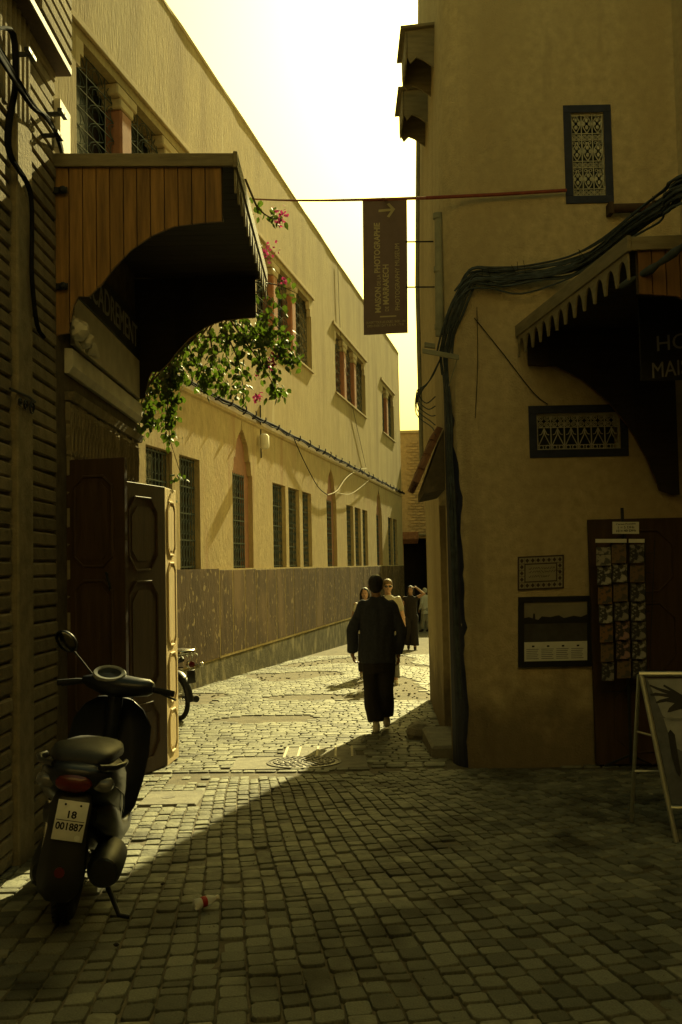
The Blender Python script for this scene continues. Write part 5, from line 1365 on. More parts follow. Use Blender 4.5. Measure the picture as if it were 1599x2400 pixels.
# mudguard and plate
sp(MB().loft([[V((hw*math.cos(q), y + .02*math.sin(q), z)) for q in [2*math.pi*m/12 for m in range(12)]] for z, y, hw in ((.66, -.33, .07), (.60, -.365, .09), (.50, -.385, .085), (.38, -.40, .095), (.30, -.405, .10), (.24, -.40, .085), (.20, -.385, .05))]), 'mudguard', M['black'])
PT = Matrix.Translation((0.012, -.412, .545)) @ Matrix.Rotation(R(-8), 4, 'X') @ Matrix.Rotation(R(2), 4, 'Y')
pl = sp(MB().box(-.066, -.003, -.083, .066, .003, .083, .002).xf(PT), 'number_plate', M['plate'])
M['plate_ink'] = mk('plate_ink', (0.012, 0.012, 0.02), 0.1, 20, 0.5)
def plate_text(tx, size, z, wd, parent=pl, mat=None, y=-.0045, base=PT):
    me = text_mesh(tx, size, depth=.0006, bold=.0012); xs = [q.co.x for q in me.vertices]; k = wd/(max(xs)-min(xs))
    L_ = Matrix(((k, 0, 0, 0), (0, 0, -1, y), (0, 1, 0, z), (0, 0, 0, 1)))
    me.transform(Matrix.Translation(-ORG[SCO.name]) @ TM @ base @ L_); me.materials.append(mat or M['plate_ink'])
    o = bpy.data.objects.new('lettering', me); COL.objects.link(o); o.parent = parent; ORG[o.name] = ORG[parent.name]
plate_text('18', .042, .024, .038); plate_text('001887', .042, -.026, .118)
sp(MB().box(-.060, -.0046, -.0015, .060, -.003, .0015).xf(PT), 'plate_rule', M['plate_ink'], pl)
sp(MB().lathe([(.012, .003), (.012, .0045)], (.042, 0, -.068), (0, -1, 0), 14).xf(PT), 'plate_sticker', M['plate'], pl)
for sx in (-.032, .034): sp(MB().lathe([(.005, .003), (.005, .006)], (sx, 0, .066), (0, -1, 0), 8).xf(PT), 'plate_screw', M['iron_dark'], pl)
SEATT = Matrix.Translation((-.01, -.322, .786)) @ Matrix.Rotation(R(-30), 4, 'X')
plate_text('YAMAHA', .02, 0, .075, parent=SCO, mat=M['clearlens'], y=-.002, base=SEATT)
for sg in (-1, 1):     # body seams, control cables, tyre tread
    sp(MB().tube([V((sg*.150, -.33, .70)), V((sg*.178, -.2, .66)), V((sg*.193, 0, .60)), V((sg*.188, .2, .52)), V((sg*.176, .38, .44))], .004, 5), 'body_seam', M['black'])
    sp(MB().tube(smooth_pts([hb((sg*.17, .05, 0)), hb((sg*.16, .13, .02)), hb((sg*.08, .12, -.06)), V((sg*.05, 1.10, .86))], 4), .005, 5), 'control_cable', M['black'])
mb = MB()
for k in range(40):
    a = 2*math.pi*k/40
    for sg in (-1, 1):
        c = V((sg*.024, math.cos(a)*.233, .235 + math.sin(a)*.233)); rd = V((0, math.cos(a), math.sin(a))); tg = V((sg*.5, -math.sin(a)*.85, math.cos(a)*.85)).normalized()
        mb.obox(c, tg*.016, V((1, 0, 0)).cross(rd).cross(rd)*.0 + tg.cross(rd).normalized()*.006, rd*.005)
tr_ = sp(mb, 'tyre_tread', M['rubber'], smooth=0); tr_['kind'] = 'stuff'
sp(MB().lathe([(.022, 0), (.022, .008)], (0, -.425, .33), (0, -1, 0), 14), 'reflector', M['redlens'])
# engine, muffler, shock, stand
sp(MB().loft([sell(y, z, a, b, 14, 2.4, -.12) for y, z, a, b in ((-.10, .235, .04, .05), (-.05, .24, .06, .085), (.12, .26, .065, .10), (.32, .30, .06, .08), (.40, .31, .03, .04))]), 'engine_case', M['iron_dark'])
mu = sp(MB().lathe([(.03, -.03), (.066, -.02), (.078, .02), (.080, .16), (.078, .30), (.055, .37), (.02, .40)], (.165, -.18, .285), (0, 1, .04), 20), 'muffler', M['iron_dark'])
sp(MB().lathe([(.066, 0), (.058, .012), (.02, .014)], (.165, -.20, .284), (0, -1, 0), 20), 'muffler_cap', M['chrome'] if False else M['black'], mu)
sp(MB().tube([V((.165, .2, .30)), V((.12, .34, .26)), V((.05, .42, .30))], .016, 8), 'exhaust_pipe', M['iron_dark'])
sp(MB().tube([V((-.12, -.02, .26)), V((-.12, -.07, .56))], .022, 10), 'shock_absorber', M['chrome'])
foot = TM.inverted() @ V((-1.08, 4.77, G(4.77)+.012)); st0 = V((.12, .14, .22))
sp(MB().tube([st0, st0.lerp(foot, .6), foot, foot + V((.05, -.01, 0))], [.014, .012, .012, .010], 8), 'kickstand', M['iron_dark'])

# ================================================================== MOPED BEHIND THE DOOR
wp = ong(421, 1688); hd = V((-.60, .80, 0)).normalized()
MT = Matrix.Translation((wp.x, wp.y, G(wp.y))) @ Matrix(((hd.y, hd.x, 0, 0), (-hd.x, hd.y, 0, 0), (0, 0, 1, 0), (0, 0, 0, 1))) @ Matrix.Rotation(R(-4), 4, 'Y')
MOP = thing('moped', 'old black moped with chrome rack and spoked wheel parked beyond the open shop door', 'moped', (wp.x, wp.y, G(wp.y)))
def mp_(mb, name, mat, parent=MOP, smooth=50): return part(mb.xf(MT), name, mat, parent, smooth=smooth)
for y in (0, 1.12):
    wt = mp_(wheel((0, y, .29), .29, .06, 'tyre'), 'wheel', M['rubber']); m2 = MB()
    m2.lathe([(.232, -.02), (.238, -.024), (.238, .024), (.232, .02)], (0, y, .29), (1, 0, 0), 30, caps=False); mp_(m2, 'rim', M['chrome'], wt)
    m2 = MB(); m2.lathe([(.02, -.05), (.035, -.04), (.035, .04), (.02, .05)], (0, y, .29), (1, 0, 0), 12)
    for k in range(18):
        a = 2*math.pi*k/18; m2.tube([V((.03*(-1)**k, y+.03*math.cos(a+.5), .29+.03*math.sin(a+.5))), V((0, y+.232*math.cos(a), .29+.232*math.sin(a)))], .0022, 4)
    mp_(m2, 'spokes', M['chrome'], wt)
    rings = []
    for k in range(15):
        a = R(-5 + 175*k/14) if y == 0 else R(25+140*k/14); c = V((0, y - math.cos(a)*.33, .29 + math.sin(a)*.33)); 
        rings.append([c + V((.045*math.cos(q), 0, 0)) + V((0, -math.cos(a), math.sin(a)))*(.012*math.sin(q)) for q in [2*math.pi*m/8 for m in range(8)]])
    mp_(MB().loft(rings), 'mudguard', M['black'])
mp_(MB().tube([V((0, 1.0, .80)), V((0, .72, .42)), V((0, .35, .40)), V((0, .05, .62))], .035, 10), 'frame', M['black'])
mp_(MB().loft([sell(y, z, a, b, 16, 2.3) for y, z, a, b in ((.38, .66, .06, .05), (.5, .66, .11, .09), (.72, .70, .115, .10), (.88, .74, .07, .06))]), 'tank', M['black'])
mp_(MB().loft([sell(y, z, a, b, 16, 2.6) for y, z, a, b in ((-.10, .76, .08, .03), (.0, .77, .12, .05), (.25, .76, .12, .05), (.40, .75, .07, .03))]), 'saddle', M['vinyl'])
mb = MB()
for sx in (-.10, -.03, .04, .11): mb.tube([V((sx, .02, .845)), V((sx, -.38, .845)), V((sx, -.40, .82))], .009, 6)
for yy in (-.05, -.2, -.36): mb.tube([V((-.11, yy, .846)), V((.11, yy, .846))], .008, 6)
for sx in (-.1, .1): mb.tube([V((sx, -.3, .84)), V((sx, 0, .35))], .009, 6)
mp_(mb, 'luggage_rack', M['chrome'])
mp_(MB().box(-.11, -.36, .85, .11, -.02, .905, .02), 'rack_pad', M['chrome'])
tl_ = mp_(MB().lathe([(.01, 0), (.045, .01), (.045, .06), (.03, .07)], (0, -.36, .735), (0, -1, 0), 14), 'tail_lamp_body', M['chrome']); mp_(MB().lathe([(.040, .07), (.036, .09), (.01, .095)], (0, -.36, .735), (0, -1, 0), 14), 'tail_lens', M['redlens'], tl_)
for sg in (-1, 1):
    s0 = V((sg*.05, -.30, .70)); mp_(MB().tube([s0, s0 + V((sg*.11, 0, 0))], .008, 6), 'lamp_arm', M['black']); mp_(MB().sphere(s0 + V((sg*.15, -.01, 0)), (.03, .042, .03), 12, 8), 'turn_lamp', M['chrome'])
    mp_(MB().tube([V((sg*.07, -.02, .64)), V((sg*.07, 0.0, .30))], .020, 8), 'shock_absorber', M['chrome'])
mp_(MB().box(-.055, -.405, .50, .055, -.395, .66, .003), 'number_plate', M['black'])
mp_(MB().tube([V((.13, .4, .24)), V((.13, -.25, .27))], [.03, .042], 10), 'exhaust', M['black'])
mp_(MB().tube([V((-.30, .92, 1.0)), V((-.1, 1.0, .98)), V((.1, 1.0, .98)), V((.30, .92, 1.0))], .012, 8), 'handlebar', M['chrome'])
mp_(MB().sphere((.33, .92, 1.13), (.05, .012, .035), 12, 7), 'mirror', M['chrome'])
mp_(MB().lathe([(.03, 0), (.085, .05), (.09, .12), (.07, .13)], (0, 1.02, .86), (0, 1, 0), 18), 'headlamp', M['chrome'])
for sg in (-1, 1): mp_(MB().tube([V((sg*.06, 1.02, .92)), V((sg*.06, 1.12, .29))], .014, 8), 'fork_leg', M['black'])

# ================================================================== PEOPLE
M['skin'] = mk('skin', (0.20, 0.115, 0.07), 0.12, 20, 0.55, spec=0.4)
M['skin_light'] = mk('skin_light', (0.30, 0.18, 0.115), 0.1, 20, 0.55, spec=0.4)
M['navy_cloth'] = mk('dark_navy_cloth', (0.026, 0.028, 0.038), 0.25, 40, 0.9, 0.3, 200)
M['dark_cloth'] = mk('black_brown_cloth', (0.018, 0.015, 0.013), 0.25, 40, 0.95, 0.3, 200)
M['pale_cloth'] = mk('pale_cloth', (0.24, 0.225, 0.17), 0.1, 30, 0.9, 0.3, 160)
M['white_cloth'] = mk('white_cloth', (0.42, 0.40, 0.33), 0.1, 30, 0.9, 0.3, 160)
M['olive_cloth'] = mk('grey_cloth', (0.10, 0.10, 0.09), 0.2, 30, 0.9, 0.3, 160)
M['hair'] = mk('black_hair', (0.012, 0.010, 0.009), 0.3, 60, 0.6, 0.4, 150, stretch=(1, 1, .3))
M['hair_fair'] = mk('fair_hair', (0.11, 0.07, 0.03), 0.3, 60, 0.6, 0.4, 150, stretch=(1, 1, .3))
M['shoe'] = mk('pale_leather_shoe', (0.40, 0.36, 0.27), 0.15, 30, 0.7)
def capsule(mb, a, b, ra, rb):
    a, b = V(a), V(b)
    if (b-a).length < 1e-5: mb.sphere(a, ra, 10, 7); return
    d = (b-a).normalized(); pts = []; rs = []
    for k in (-1.0, -.86, -.5, 0): pts.append(a + d*ra*k); rs.append(max(ra*math.sqrt(max(0, 1-k*k)), ra*.05))
    for k in (0, .5, .86, 1.0): pts.append(b + d*rb*k); rs.append(max(rb*math.sqrt(max(0, 1-k*k)), rb*.05))
    mb.tube(pts, rs, 12)
def remesh(mb, vox, smooth=5, name='m'):
    me = mb.mesh(name); o = bpy.data.objects.new(name, me); COL.objects.link(o)
    m = o.modifiers.new('r', 'REMESH'); m.mode = 'VOXEL'; m.voxel_size = vox; m.adaptivity = 0
    if smooth:
        s = o.modifiers.new('s', 'SMOOTH'); s.factor = .5; s.iterations = smooth
    dg = bpy.context.evaluated_depsgraph_get(); dg.update()
    me2 = bpy.data.meshes.new_from_object(o.evaluated_get(dg)); me2.name = name
    bpy.data.objects.remove(o); bpy.data.meshes.remove(me)
    me2.polygons.foreach_set('use_smooth', [True]*len(me2.polygons))
    return me2
def folds(me, amp, sc_=(9, 9, 2.5), ph=0.0):
    ns = [v.normal.copy() for v in me.vertices]
    for v, n in zip(me.vertices, ns):
        c = v.co; q = V((c.x*sc_[0]+ph, c.y*sc_[1], c.z*sc_[2])); v.co = c + n*(amp*(noise.noise(q) + .5*noise.noise(q*2.1)))
def ell_ring(cx, cy, z, hw, hd_, n=20, e=2.3):
    return [V((cx + math.copysign(abs(math.cos(t))**(2/e), math.cos(t))*hw, cy + math.copysign(abs(math.sin(t))**(2/e), math.sin(t))*hd_, z)) for t in [2*math.pi*k/n for k in range(n)]]
def hand(mb, w, d, inward, curl=.7, k=1.0):
    """palm and five curled fingers from wrist w along direction d; inward = direction the palm faces"""
    w = V(w); d = V(d).normalized(); i = V(inward); i = (i - d*i.dot(d)).normalized(); s = d.cross(i)
    pa = w + d*.02; pb = w + d*.085
    for off in (-.026, -.009, .009, .026): capsule(mb, pa + s*off*.7, pb + s*off, .014*k, .013*k)
    for off, L in ((-.030, .060), (-.011, .072), (.009, .068), (.028, .054)):
        b = pb + s*off; m1 = b + d*L*.45*math.cos(curl*.5) + i*L*.45*math.sin(curl*.5); m2 = m1 + d*L*.32*math.cos(curl*1.2) + i*L*.32*math.sin(curl*1.2); m3 = m2 + d*L*.24*math.cos(curl*1.9) + i*L*.24*math.sin(curl*1.9)
        capsule(mb, b, m1, .0092*k, .0088*k); capsule(mb, m1, m2, .0088*k, .0080*k); capsule(mb, m2, m3, .0080*k, .0070*k)
    tb = w + d*.03 - s*.030; t1 = tb + (d*.8 - s*.55 + i*.3).normalized()*.038; t2 = t1 + (d*.9 - s*.1 + i*.45).normalized()*.030
    capsule(mb, tb, t1, .012*k, .0105*k); capsule(mb, t1, t2, .0105*k, .0085*k)
def person(label, loc, yaw, height, P, skin, tops, legs, hairfn, shoes, extra=None, vox=.008, face=True):
    """figure in a local frame: x right, y the way it faces, z up, 1.74 m before scaling"""
    k = height/1.74
    T = Matrix.Translation(loc) @ Matrix.Rotation(yaw, 4, 'Z') @ Matrix.Scale(k, 4)
    O = thing('person', label, 'person', loc)
    def put(me, name, mat, parent=O):
        me.transform(Matrix.Translation(-V(loc)) @ T); me.materials.append(mat)
        o = bpy.data.objects.new(name, me); COL.objects.link(o); o.parent = parent; ORG[o.name] = V(loc); return o
    mb = MB(); H = V(P.get('head', (0, .01, 1.625)))
    mb.sphere(H + V((0, -.01, .018)), (.076, .096, .102), 20, 14); mb.sphere(H + V((0, .03, -.045)), (.058, .062, .075), 16, 12)
    capsule(mb, H + V((0, .075, -.01)), H + V((0, .100, -.035)), .010, .014)              # nose
    for s in (-1, 1):
        mb.sphere(H + V((s*.079, -.005, -.012)), (.010, .018, .030), 10, 8)               # ears
        capsule(mb, H + V((s*.018, .082, .022)), H + V((s*.045, .073, .020)), .010, .009)  # brow
        mb.sphere(H + V((s*.040, .060, -.035)), (.024, .022, .022), 10, 7)                # cheeks
    capsule(mb, H + V((-.018, .078, -.072)), H + V((.018, .078, -.072)), .008, .008)       # lips
    mb.sphere(H + V((0, .062, -.105)), (.026, .024, .018), 10, 7)                         # chin
    capsule(mb, V((0, -.01, 1.42)), H + V((0, -.015, -.06)), .056, .053)
    for a, b in (((-.10, 0, 1.38), (.10, 0, 1.38)),): capsule(mb, V(a)-V((0,0,.02)), V(b)-V((0,0,.02)), .070, .070)
    capsule(mb, (-.07, 0, 1.25), (.07, 0, 1.25), .10, .10); capsule(mb, (-.06, 0, 1.08), (.06, 0, 1.08), .09, .09); capsule(mb, (-.08, 0, .93), (.08, 0, .93), .095, .095)
    for s, nm in ((-1, 'L'), (1, 'R')):
        sh, el, wr = V((s*.175, 0, 1.41)), V(P['elbow'+nm]), V(P['wrist'+nm])
        capsule(mb, sh, el, .052, .040); capsule(mb, el, el.lerp(wr, .4), .041, .038); capsule(mb, el.lerp(wr, .4), wr, .038, .026)
        capsule(mb, wr, wr + (wr-el).normalized()*.03, .026, .024)
        hand(mb, wr, (V(P['hand'+nm]) if 'hand'+nm in P else wr-el), P.get('palm'+nm, (-s, 0, 0)), P.get('curl', .75), 1.05)
        hip, kn, an = V((s*.09, 0, .90)), V(P['knee'+nm]), V(P['ankle'+nm])
        capsule(mb, hip, kn, .082, .055); capsule(mb, kn, kn.lerp(an, .35), .054, .052); capsule(mb, kn.lerp(an, .35), an, .052, .036)
        fd = V(P.get('foot'+nm, (0, 1, -.15))).normalized(); capsule(mb, an + V((0, -.03, -.035)), an + fd*.13 + V((0, 0, -.045)), .034, .026)
    body = put(remesh(mb, vox, 3, 'body'), 'body', skin)
    for nm, fn, mat, amp, vx in tops + legs:
        mb = MB(); fn(mb); me = remesh(mb, vx, 5, nm); folds(me, amp, ph=len(label)); put(me, nm, mat)
    mb = MB(); mat = hairfn(mb, H); me = remesh(mb, vox, 2, 'hair'); folds(me, .003, (30, 30, 12)); put(me, 'hair', mat)
    for s, nm in ((-1, 'L'), (1, 'R')):
        an = V(P['ankle'+nm]); fd = V(P.get('foot'+nm, (0, 1, -.15))).normalized(); mb = MB()
        capsule(mb, an + V((0, -.035, -.045)), an + fd*.07 + V((0, 0, -.05)), .040, .042); capsule(mb, an + fd*.06 + V((0, 0, -.05)), an + fd*.15 + V((0, 0, -.055)), .043, .032); capsule(mb, an + V((0, -.02, 0)), an + V((0, -.03, -.04)), .043, .042)
        me = remesh(mb, .008, 3, 'shoe'); put(me, 'shoe', shoes)
    if extra: extra(put, H)
    return O
def short_hair(mat):
    def f(mb, H):
        mb.sphere(H + V((0, -.020, .040)), (.086, .102, .094), 20, 14); mb.sphere(H + V((0, -.045, -.01)), (.074, .068, .07), 16, 12); return mat
    return f
def long_hair(mat, ln=.30):
    def f(mb, H):
        mb.sphere(H + V((0, -.022, .030)), (.088, .100, .098), 20, 14)
        for s in (-1, 1): capsule(mb, H + V((s*.072, -.01, .0)), H + V((s*.088, -.005, -ln)), .030, .024)
        capsule(mb, H + V((0, -.07, 0)), H + V((0, -.085, -ln)), .075, .06); return mat
    return f
def sleeve(mb, sh, el, wr, r0, r1, r2):
    capsule(mb, sh, el, r0, r1)
    d = (V(wr)-V(el)).normalized(); el, wr = V(el), V(wr)
    mb.tube([el - d*.02, el.lerp(wr, .5), wr], [r1, lerp(r1, r2, .55), r2], 14)
# the man walking away
pm = ong(890, 1716)
PM = dict(elbowL=(-.285, -.04, 1.13), wristL=(-.285, .03, .885), elbowR=(.275, -.05, 1.12), wristR=(.232, .02, .86), kneeL=(-.085, .05, .50), kneeR=(.07, -.02, .50), ankleL=(-.035, -.02, .085), ankleR=(.085, .15, .12),
          handL=(.16, .10, -1), handR=(.02, .06, -1), palmL=(1, 0, 0), palmR=(-1, 0, 0), head=(-.008, .02, 1.625), curl=.95, footL=(0, 1, -.1), footR=(.1, 1, -.05))
def jacket(mb):
    mb.loft([ell_ring(0, -.01, z, hw, hd_) for z, hw, hd_ in ((.775, .192, .14), (.82, .192, .14), (.95, .186, .135), (1.08, .185, .135), (1.22, .198, .14), (1.33, .205, .135), (1.40, .195, .115), (1.44, .155, .095), (1.475, .095, .08), (1.515, .070, .072))])
    for s, e_, w_, r2 in ((-1, PM['elbowL'], PM['wristL'], .070), (1, PM['elbowR'], PM['wristR'], .066)):
        e_, w_ = V(e_), V(w_); sleeve(mb, (s*.165, -.005, 1.395), e_, e_.lerp(w_, .98), .072, .064, r2-.010)
def trousers(mb):
    mb.loft([ell_ring(cx, cy, z, hw, hd_, 24, 2.1) for z, cx, cy, hw, hd_ in ((.95, 0, 0, .16, .12), (.80, -.003, 0, .176, .14), (.66, -.003, .005, .172, .13))])
    mb.tube([V((-.078, 0, .80)), V((-.080, .015, .60)), V((-.068, .015, .40)), V((-.048, -.005, .22)), V((-.040, -.01, .125))], [.104, .100, .098, .094, .090], 18)
    mb.tube([V((.080, 0, .80)), V((.078, .005, .60)), V((.074, .01, .42)), V((.080, .07, .27)), V((.084, .10, .175))], [.104, .098, .096, .094, .090], 18)
person('man in dark jacket and loose dark trousers walking away down the alley', pm, R(0), 1.745, PM, M['skin'], [('jacket', jacket, M['navy_cloth'], .018, .011)], [('trousers', trousers, M['dark_cloth'], .022, .012)], short_hair(M['hair']), M['shoe'], vox=.0065)
# people coming the other way
def tee(P, hem=.85, slv=.55, hw=.165):
    def f(mb):
        mb.loft([ell_ring(0, 0, z, w_, d_) for z, w_, d_ in ((hem, hw+.012, .125), (1.05, hw, .115), (1.22, hw+.01, .12), (1.34, hw+.02, .115), (1.42, .16, .095), (1.46, .09, .075), (1.485, .066, .066))])
        for s, nm in ((-1, 'L'), (1, 'R')):
            sh = V((s*.165, 0, 1.395)); e_ = V(P['elbow'+nm]); capsule(mb, sh, sh.lerp(e_, slv), .068, .064)
            if slv >= 1: mb.tube([e_, V(P['wrist'+nm])], [.06, .045], 12)
    return f
def pants(P, r0=.10, r1=.075, r2=.07, top=.98):
    def f(mb):
        mb.loft([ell_ring(0, 0, z, w_, d_) for z, w_, d_ in ((top, .15, .115), (.90, .17, .125), (.80, .165, .12))])
        for s, nm in ((-1, 'L'), (1, 'R')):
            h, kn, an = V((s*.085, 0, .88)), V(P['knee'+nm]), V(P['ankle'+nm]); capsule(mb, h, kn, r0, r1); mb.tube([kn, an + V((0, 0, .02))], [r1, r2], 14)
    return f
def skirt(mb):
    mb.loft([ell_ring(0, 0, z, w_, d_) for z, w_, d_ in ((1.0, .14, .11), (.85, .18, .14), (.6, .19, .16), (.3, .20, .18), (.12, .20, .18))])
STAND = dict(elbowL=(-.24, -.03, 1.13), wristL=(-.26, .06, .88), elbowR=(.24, -.03, 1.13), wristR=(.25, .06, .88), kneeL=(-.09, .05, .49), kneeR=(.09, -.02, .49), ankleL=(-.09, .10, .085), ankleR=(.09, -.10, .10))
def shades(put, H):
    mb = MB()
    for s in (-1, 1): mb.sphere(H + V((s*.034, .090, .004)), (.027, .008, .020), 12, 8); mb.tube([H + V((s*.06, .085, .006)), H + V((s*.082, 0, .004))], .004, 5)
    mb.tube([H + V((-.01, .096, .008)), H + V((.01, .096, .008))], .004, 5); put(mb.mesh('sunglasses'), 'sunglasses', M['black'])
y = 17.2; x = (905-CX)/F*y + .0
person('fair-haired man in pale shirt and sunglasses walking behind the dark-jacketed man', (x, y, G(y)), R(184), 1.77, STAND, M['skin_light'], [('shirt', tee(STAND), M['pale_cloth'], .006, .014)], [('trousers', pants(STAND), M['olive_cloth'], .006, .014)], short_hair(M['hair_fair']), M['shoe'], shades, vox=.010)
y = 18.4; x = (851-CX)/F*y
person('long-haired woman in a pale top walking beside the fair-haired man', (x, y, G(y)), R(180), 1.64, STAND, M['skin_light'], [('top', tee(STAND, slv=.3), M['white_cloth'], .006, .014)], [('trousers', pants(STAND), M['dark_cloth'], .006, .014)], long_hair(M['hair']), M['shoe'], vox=.010)
SHADE = dict(STAND); SHADE.update(elbowL=(-.36, .10, 1.52), wristL=(-.16, .14, 1.70), handL=(1, .1, .06), palmL=(0, 0, -1), elbowR=(.25, .0, 1.14), wristR=(.20, .16, .98), curl=.3)
y = 27.0; x = (958-CX)/F*y
def bag(put, H):
    mb = MB(); mb.loft([ell_ring(.20, .10, z, w_, d_) for z, w_, d_ in ((.62, .09, .05), (.66, .12, .07), (.80, .13, .07), (.90, .11, .05))]); mb.tube([V((.14, .10, .9)), V((.08, .12, 1.2)), V((-.02, .09, 1.44)), V((-.10, -.08, 1.42))], .010, 6)
    me = mb.mesh('shoulder_bag'); put(me, 'shoulder_bag', M['dark_cloth'])
person('woman in black shading her eyes with one raised arm in the sunlit alley', (x, y, G(y)), R(176), 1.70, SHADE, M['skin_light'], [('top', tee(SHADE, slv=.12), M['dark_cloth'], .006, .014)], [('wide_trousers', pants(SHADE, .12, .105, .115), M['dark_cloth'], .010, .014)], long_hair(M['hair'], .12), M['dark_cloth'], bag, vox=.010)
y = 38.5; x = (991-CX)/F*y
person('person in loose pale clothes and cap standing before the dark passage', (x, y, G(y)), R(40), 1.66, STAND, M['skin'], [('tunic', tee(STAND, .70, 1.0, .18), M['white_cloth'], .008, .016)], [('trousers', pants(STAND, .11, .09, .085), M['pale_cloth'], .008, .016)], short_hair(M['white_cloth']), M['dark_cloth'], vox=.012)

# ================================================================== BOUGAINVILLEA
def leaf_mat(name, c, ct):
    m = bpy.data.materials.new(name); m.use_nodes = True; n = m.node_tree.nodes; l = m.node_tree.links; b = n['Principled BSDF']; out = n['Material Output']
    b.inputs['Roughness'].default_value = .55; tr = n.new('ShaderNodeBsdfTranslucent'); mx = n.new('ShaderNodeMixShader'); mx.inputs[0].default_value = .32
    geo = n.new('ShaderNodeNewGeometry'); rmp = n.new('ShaderNodeMapRange'); rmp.inputs[3].default_value = .6; rmp.inputs[4].default_value = 1.35
    l.new(geo.outputs['Random Per Island'], rmp.inputs[0])
    for col, dst in ((c, b.inputs['Base Color']), (ct, tr.inputs['Color'])):
        mm = n.new('ShaderNodeMix'); mm.data_type = 'RGBA'; mm.blend_type = 'MULTIPLY'; mm.inputs[0].default_value = 1; mm.inputs[6].default_value = tuple(col)+(1,)
        cb = n.new('ShaderNodeCombineColor')
        for i in range(3): l.new(rmp.outputs[0], cb.inputs[i])
        l.new(cb.outputs[0], mm.inputs[7]); l.new(mm.outputs[2], dst)
    l.new(b.outputs[0], mx.inputs[1]); l.new(tr.outputs[0], mx.inputs[2]); l.new(mx.outputs[0], out.inputs['Surface']); return m
M['leaf'] = leaf_mat('bougainvillea_leaf', (0.03, 0.05, 0.01), (0.09, 0.15, 0.012))
M['bract'] = leaf_mat('bougainvillea_bract', (0.32, 0.03, 0.12), (0.40, 0.04, 0.15))
M['stem'] = mk('vine_stem', (0.06, 0.045, 0.025), 0.3, 20, 0.9)
root = V((-2.02, 9.8, G(9.8)))
BG = thing('bougainvillea', 'leafy bougainvillea with magenta flowers spilling from behind the shop canopy', 'plant', root)
LV = [(0, 0, 0), (.33, .22, -.05), (.36, .55, -.03), (0, 1.0, -.10), (-.36, .55, -.03), (-.33, .22, -.05), (0, .5, .05)]
LF = [(0, 1, 6), (1, 2, 6), (2, 3, 6), (3, 4, 6), (4, 5, 6), (5, 0, 6)]
lm = bpy.data.meshes.new('leaf'); lm.from_pydata(LV, [], LF); lm.materials.append(M['leaf'])
br = [[(560, 720, 9.7), (630, 745, 9.9), (665, 790, 10.1), (690, 835, 10.3)], [(560, 740, 9.7), (630, 800, 10.0), (692, 852, 10.2)], [(540, 750, 9.7), (610, 850, 10.0), (655, 925, 10.1)],
      [(520, 760, 9.7), (560, 850, 9.9), (572, 935, 10.0)], [(490, 775, 9.7), (505, 850, 9.9), (530, 905, 9.9)], [(440, 810, 9.7), (465, 865, 9.8), (492, 905, 9.9)], [(400, 840, 9.6), (392, 920, 9.7), (398, 1025, 9.8)], [(395, 850, 9.6), (402, 940, 9.7), (394, 1000, 9.7)],
      [(370, 865, 9.6), (345, 920, 9.6), (362, 985, 9.7)], [(350, 900, 9.6), (330, 950, 9.6), (326, 1010, 9.6)], [(540, 680, 9.8), (620, 690, 10.0), (675, 740, 10.3)], [(600, 480, 9.6), (618, 500, 9.7), (640, 512, 9.8), (652, 510, 9.9)],
      [(590, 660, 9.8), (650, 668, 10.4), (700, 690, 10.8)], [(470, 790, 9.7), (560, 800, 9.9), (640, 870, 10.1)], [(530, 740, 9.8), (590, 780, 10.0), (640, 790, 10.2)], [(430, 805, 9.6), (420, 850, 9.7), (410, 900, 9.7)]]
rg = random.Random(42); LVS = []
hub = atY(520, 720, 9.75)
for bi, b in enumerate(br):
    pts = smooth_pts([atY(*p) for p in b], 6)
    if bi not in (11,):
        start = [root + V((0, 0, .0)), root + V((.02, .0, 2.0)), root + V((.05, .0, 3.6)), hub] if bi == 0 else [hub]
        pts2 = smooth_pts([V(s) for s in start] + [pts[0]], 4)[:-1] + pts
    else: pts2 = smooth_pts([atY(575, 420, 9.6), pts[0]], 3)[:-1] + pts
    mb = MB(); mb.tube(pts2, [lerp(.012, .003, i/(len(pts2)-1)) for i in range(len(pts2))], 5); part(mb, 'stem', M['stem'], BG)
    L = len(pts)
    dens = 110 if bi not in (10, 11, 12) else (24 if bi == 11 else 12)
    for _ in range(dens):
        t = rg.random(); i = min(int(t*(L-1)), L-2); p = pts[i].lerp(pts[i+1], rg.random()); sp_ = .10*(1-t*.55) if bi not in (6, 7, 11) else .055
        p = p + V((rg.gauss(0, sp_), rg.gauss(0, sp_), rg.gauss(0, sp_)))
        LVS.append((p, (rg.uniform(-1.9, -.5), rg.uniform(-.8, .8), rg.uniform(0, 6.28)), rg.uniform(.05, .09)))
vis_c = lambda q: proj(q[0])
LVS.sort(key=lambda q: -q[2])
fv, ff = [], []
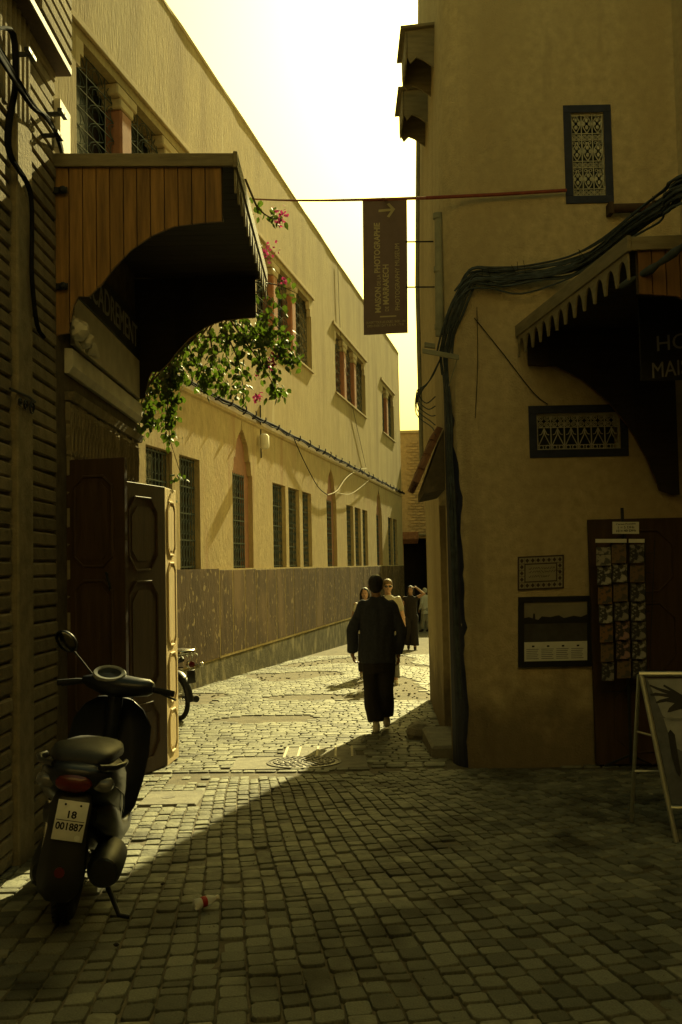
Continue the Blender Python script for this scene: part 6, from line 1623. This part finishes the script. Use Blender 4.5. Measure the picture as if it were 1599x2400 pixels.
for i, (p, rot, s) in enumerate(LVS):
    if i < 300: inst(lm, 'leaf', BG, p, rot=rot, scale=(s, s, s))
    else:
        Rm = Euler(rot).to_matrix(); o = len(fv); fv += [tuple(p + Rm @ (V(q)*s) - root) for q in LV]; ff += [tuple(k+o for k in f) for f in LF]
me = bpy.data.meshes.new('foliage'); me.from_pydata(fv, [], ff); me.materials.append(M['leaf']); o = bpy.data.objects.new('foliage', me); COL.objects.link(o); o.parent = BG; o['kind'] = 'stuff'
for px, py, yv, n, sp_ in ((652, 500, 9.9, 9, .045), (660, 512, 9.95, 7, .035), (628, 592, 10.0, 14, .05), (634, 855, 10.0, 6, .025), (600, 936, 10.0, 5, .02), (605, 930, 10.05, 4, .02), (665, 660, 10.4, 4, .02), (640, 840, 10.0, 5, .03), (598, 880, 10.0, 2, .02)):
    c = atY(px, py, yv); v_, f_2 = [], []
    for k in range(n*3):
        p = c + V((rg.gauss(0, sp_), rg.gauss(0, sp_), rg.gauss(0, sp_))); Rm = Euler((rg.uniform(-2, 1), rg.uniform(-1, 1), rg.uniform(0, 6.28))).to_matrix(); s = rg.uniform(.030, .045); o = len(v_)
        v_ += [tuple(p + Rm @ (V(q)*s) - root) for q in LV]; f_2 += [tuple(t+o for t in f) for f in LF]
    me = bpy.data.meshes.new('flower_cluster'); me.from_pydata(v_, [], f_2); me.materials.append(M['bract']); o = bpy.data.objects.new('flower_cluster', me); COL.objects.link(o); o.parent = BG; o['kind'] = 'stuff'
# sprig hanging in front of the facade windows
for px, py, yv, n in ((425, 1115, 9.7, 12), (398, 1170, 9.68, 6)):
    mb = MB(); p = atY(px, py, yv); mb.tube([atY(395, 1020, 9.75), atY((px+395)/2, (py+1020)/2, 9.72), p], .003, 4); part(mb, 'stem', M['stem'], BG)
    for k in range(n): s = rg.uniform(.045, .07); inst(lm, 'leaf', BG, p + V((rg.gauss(0, .035), rg.gauss(0, .03), rg.gauss(0, .018))), rot=(rg.uniform(-1.4, -.2), rg.uniform(-.6, .6), rg.uniform(0, 6.28)), scale=(s, s, s))
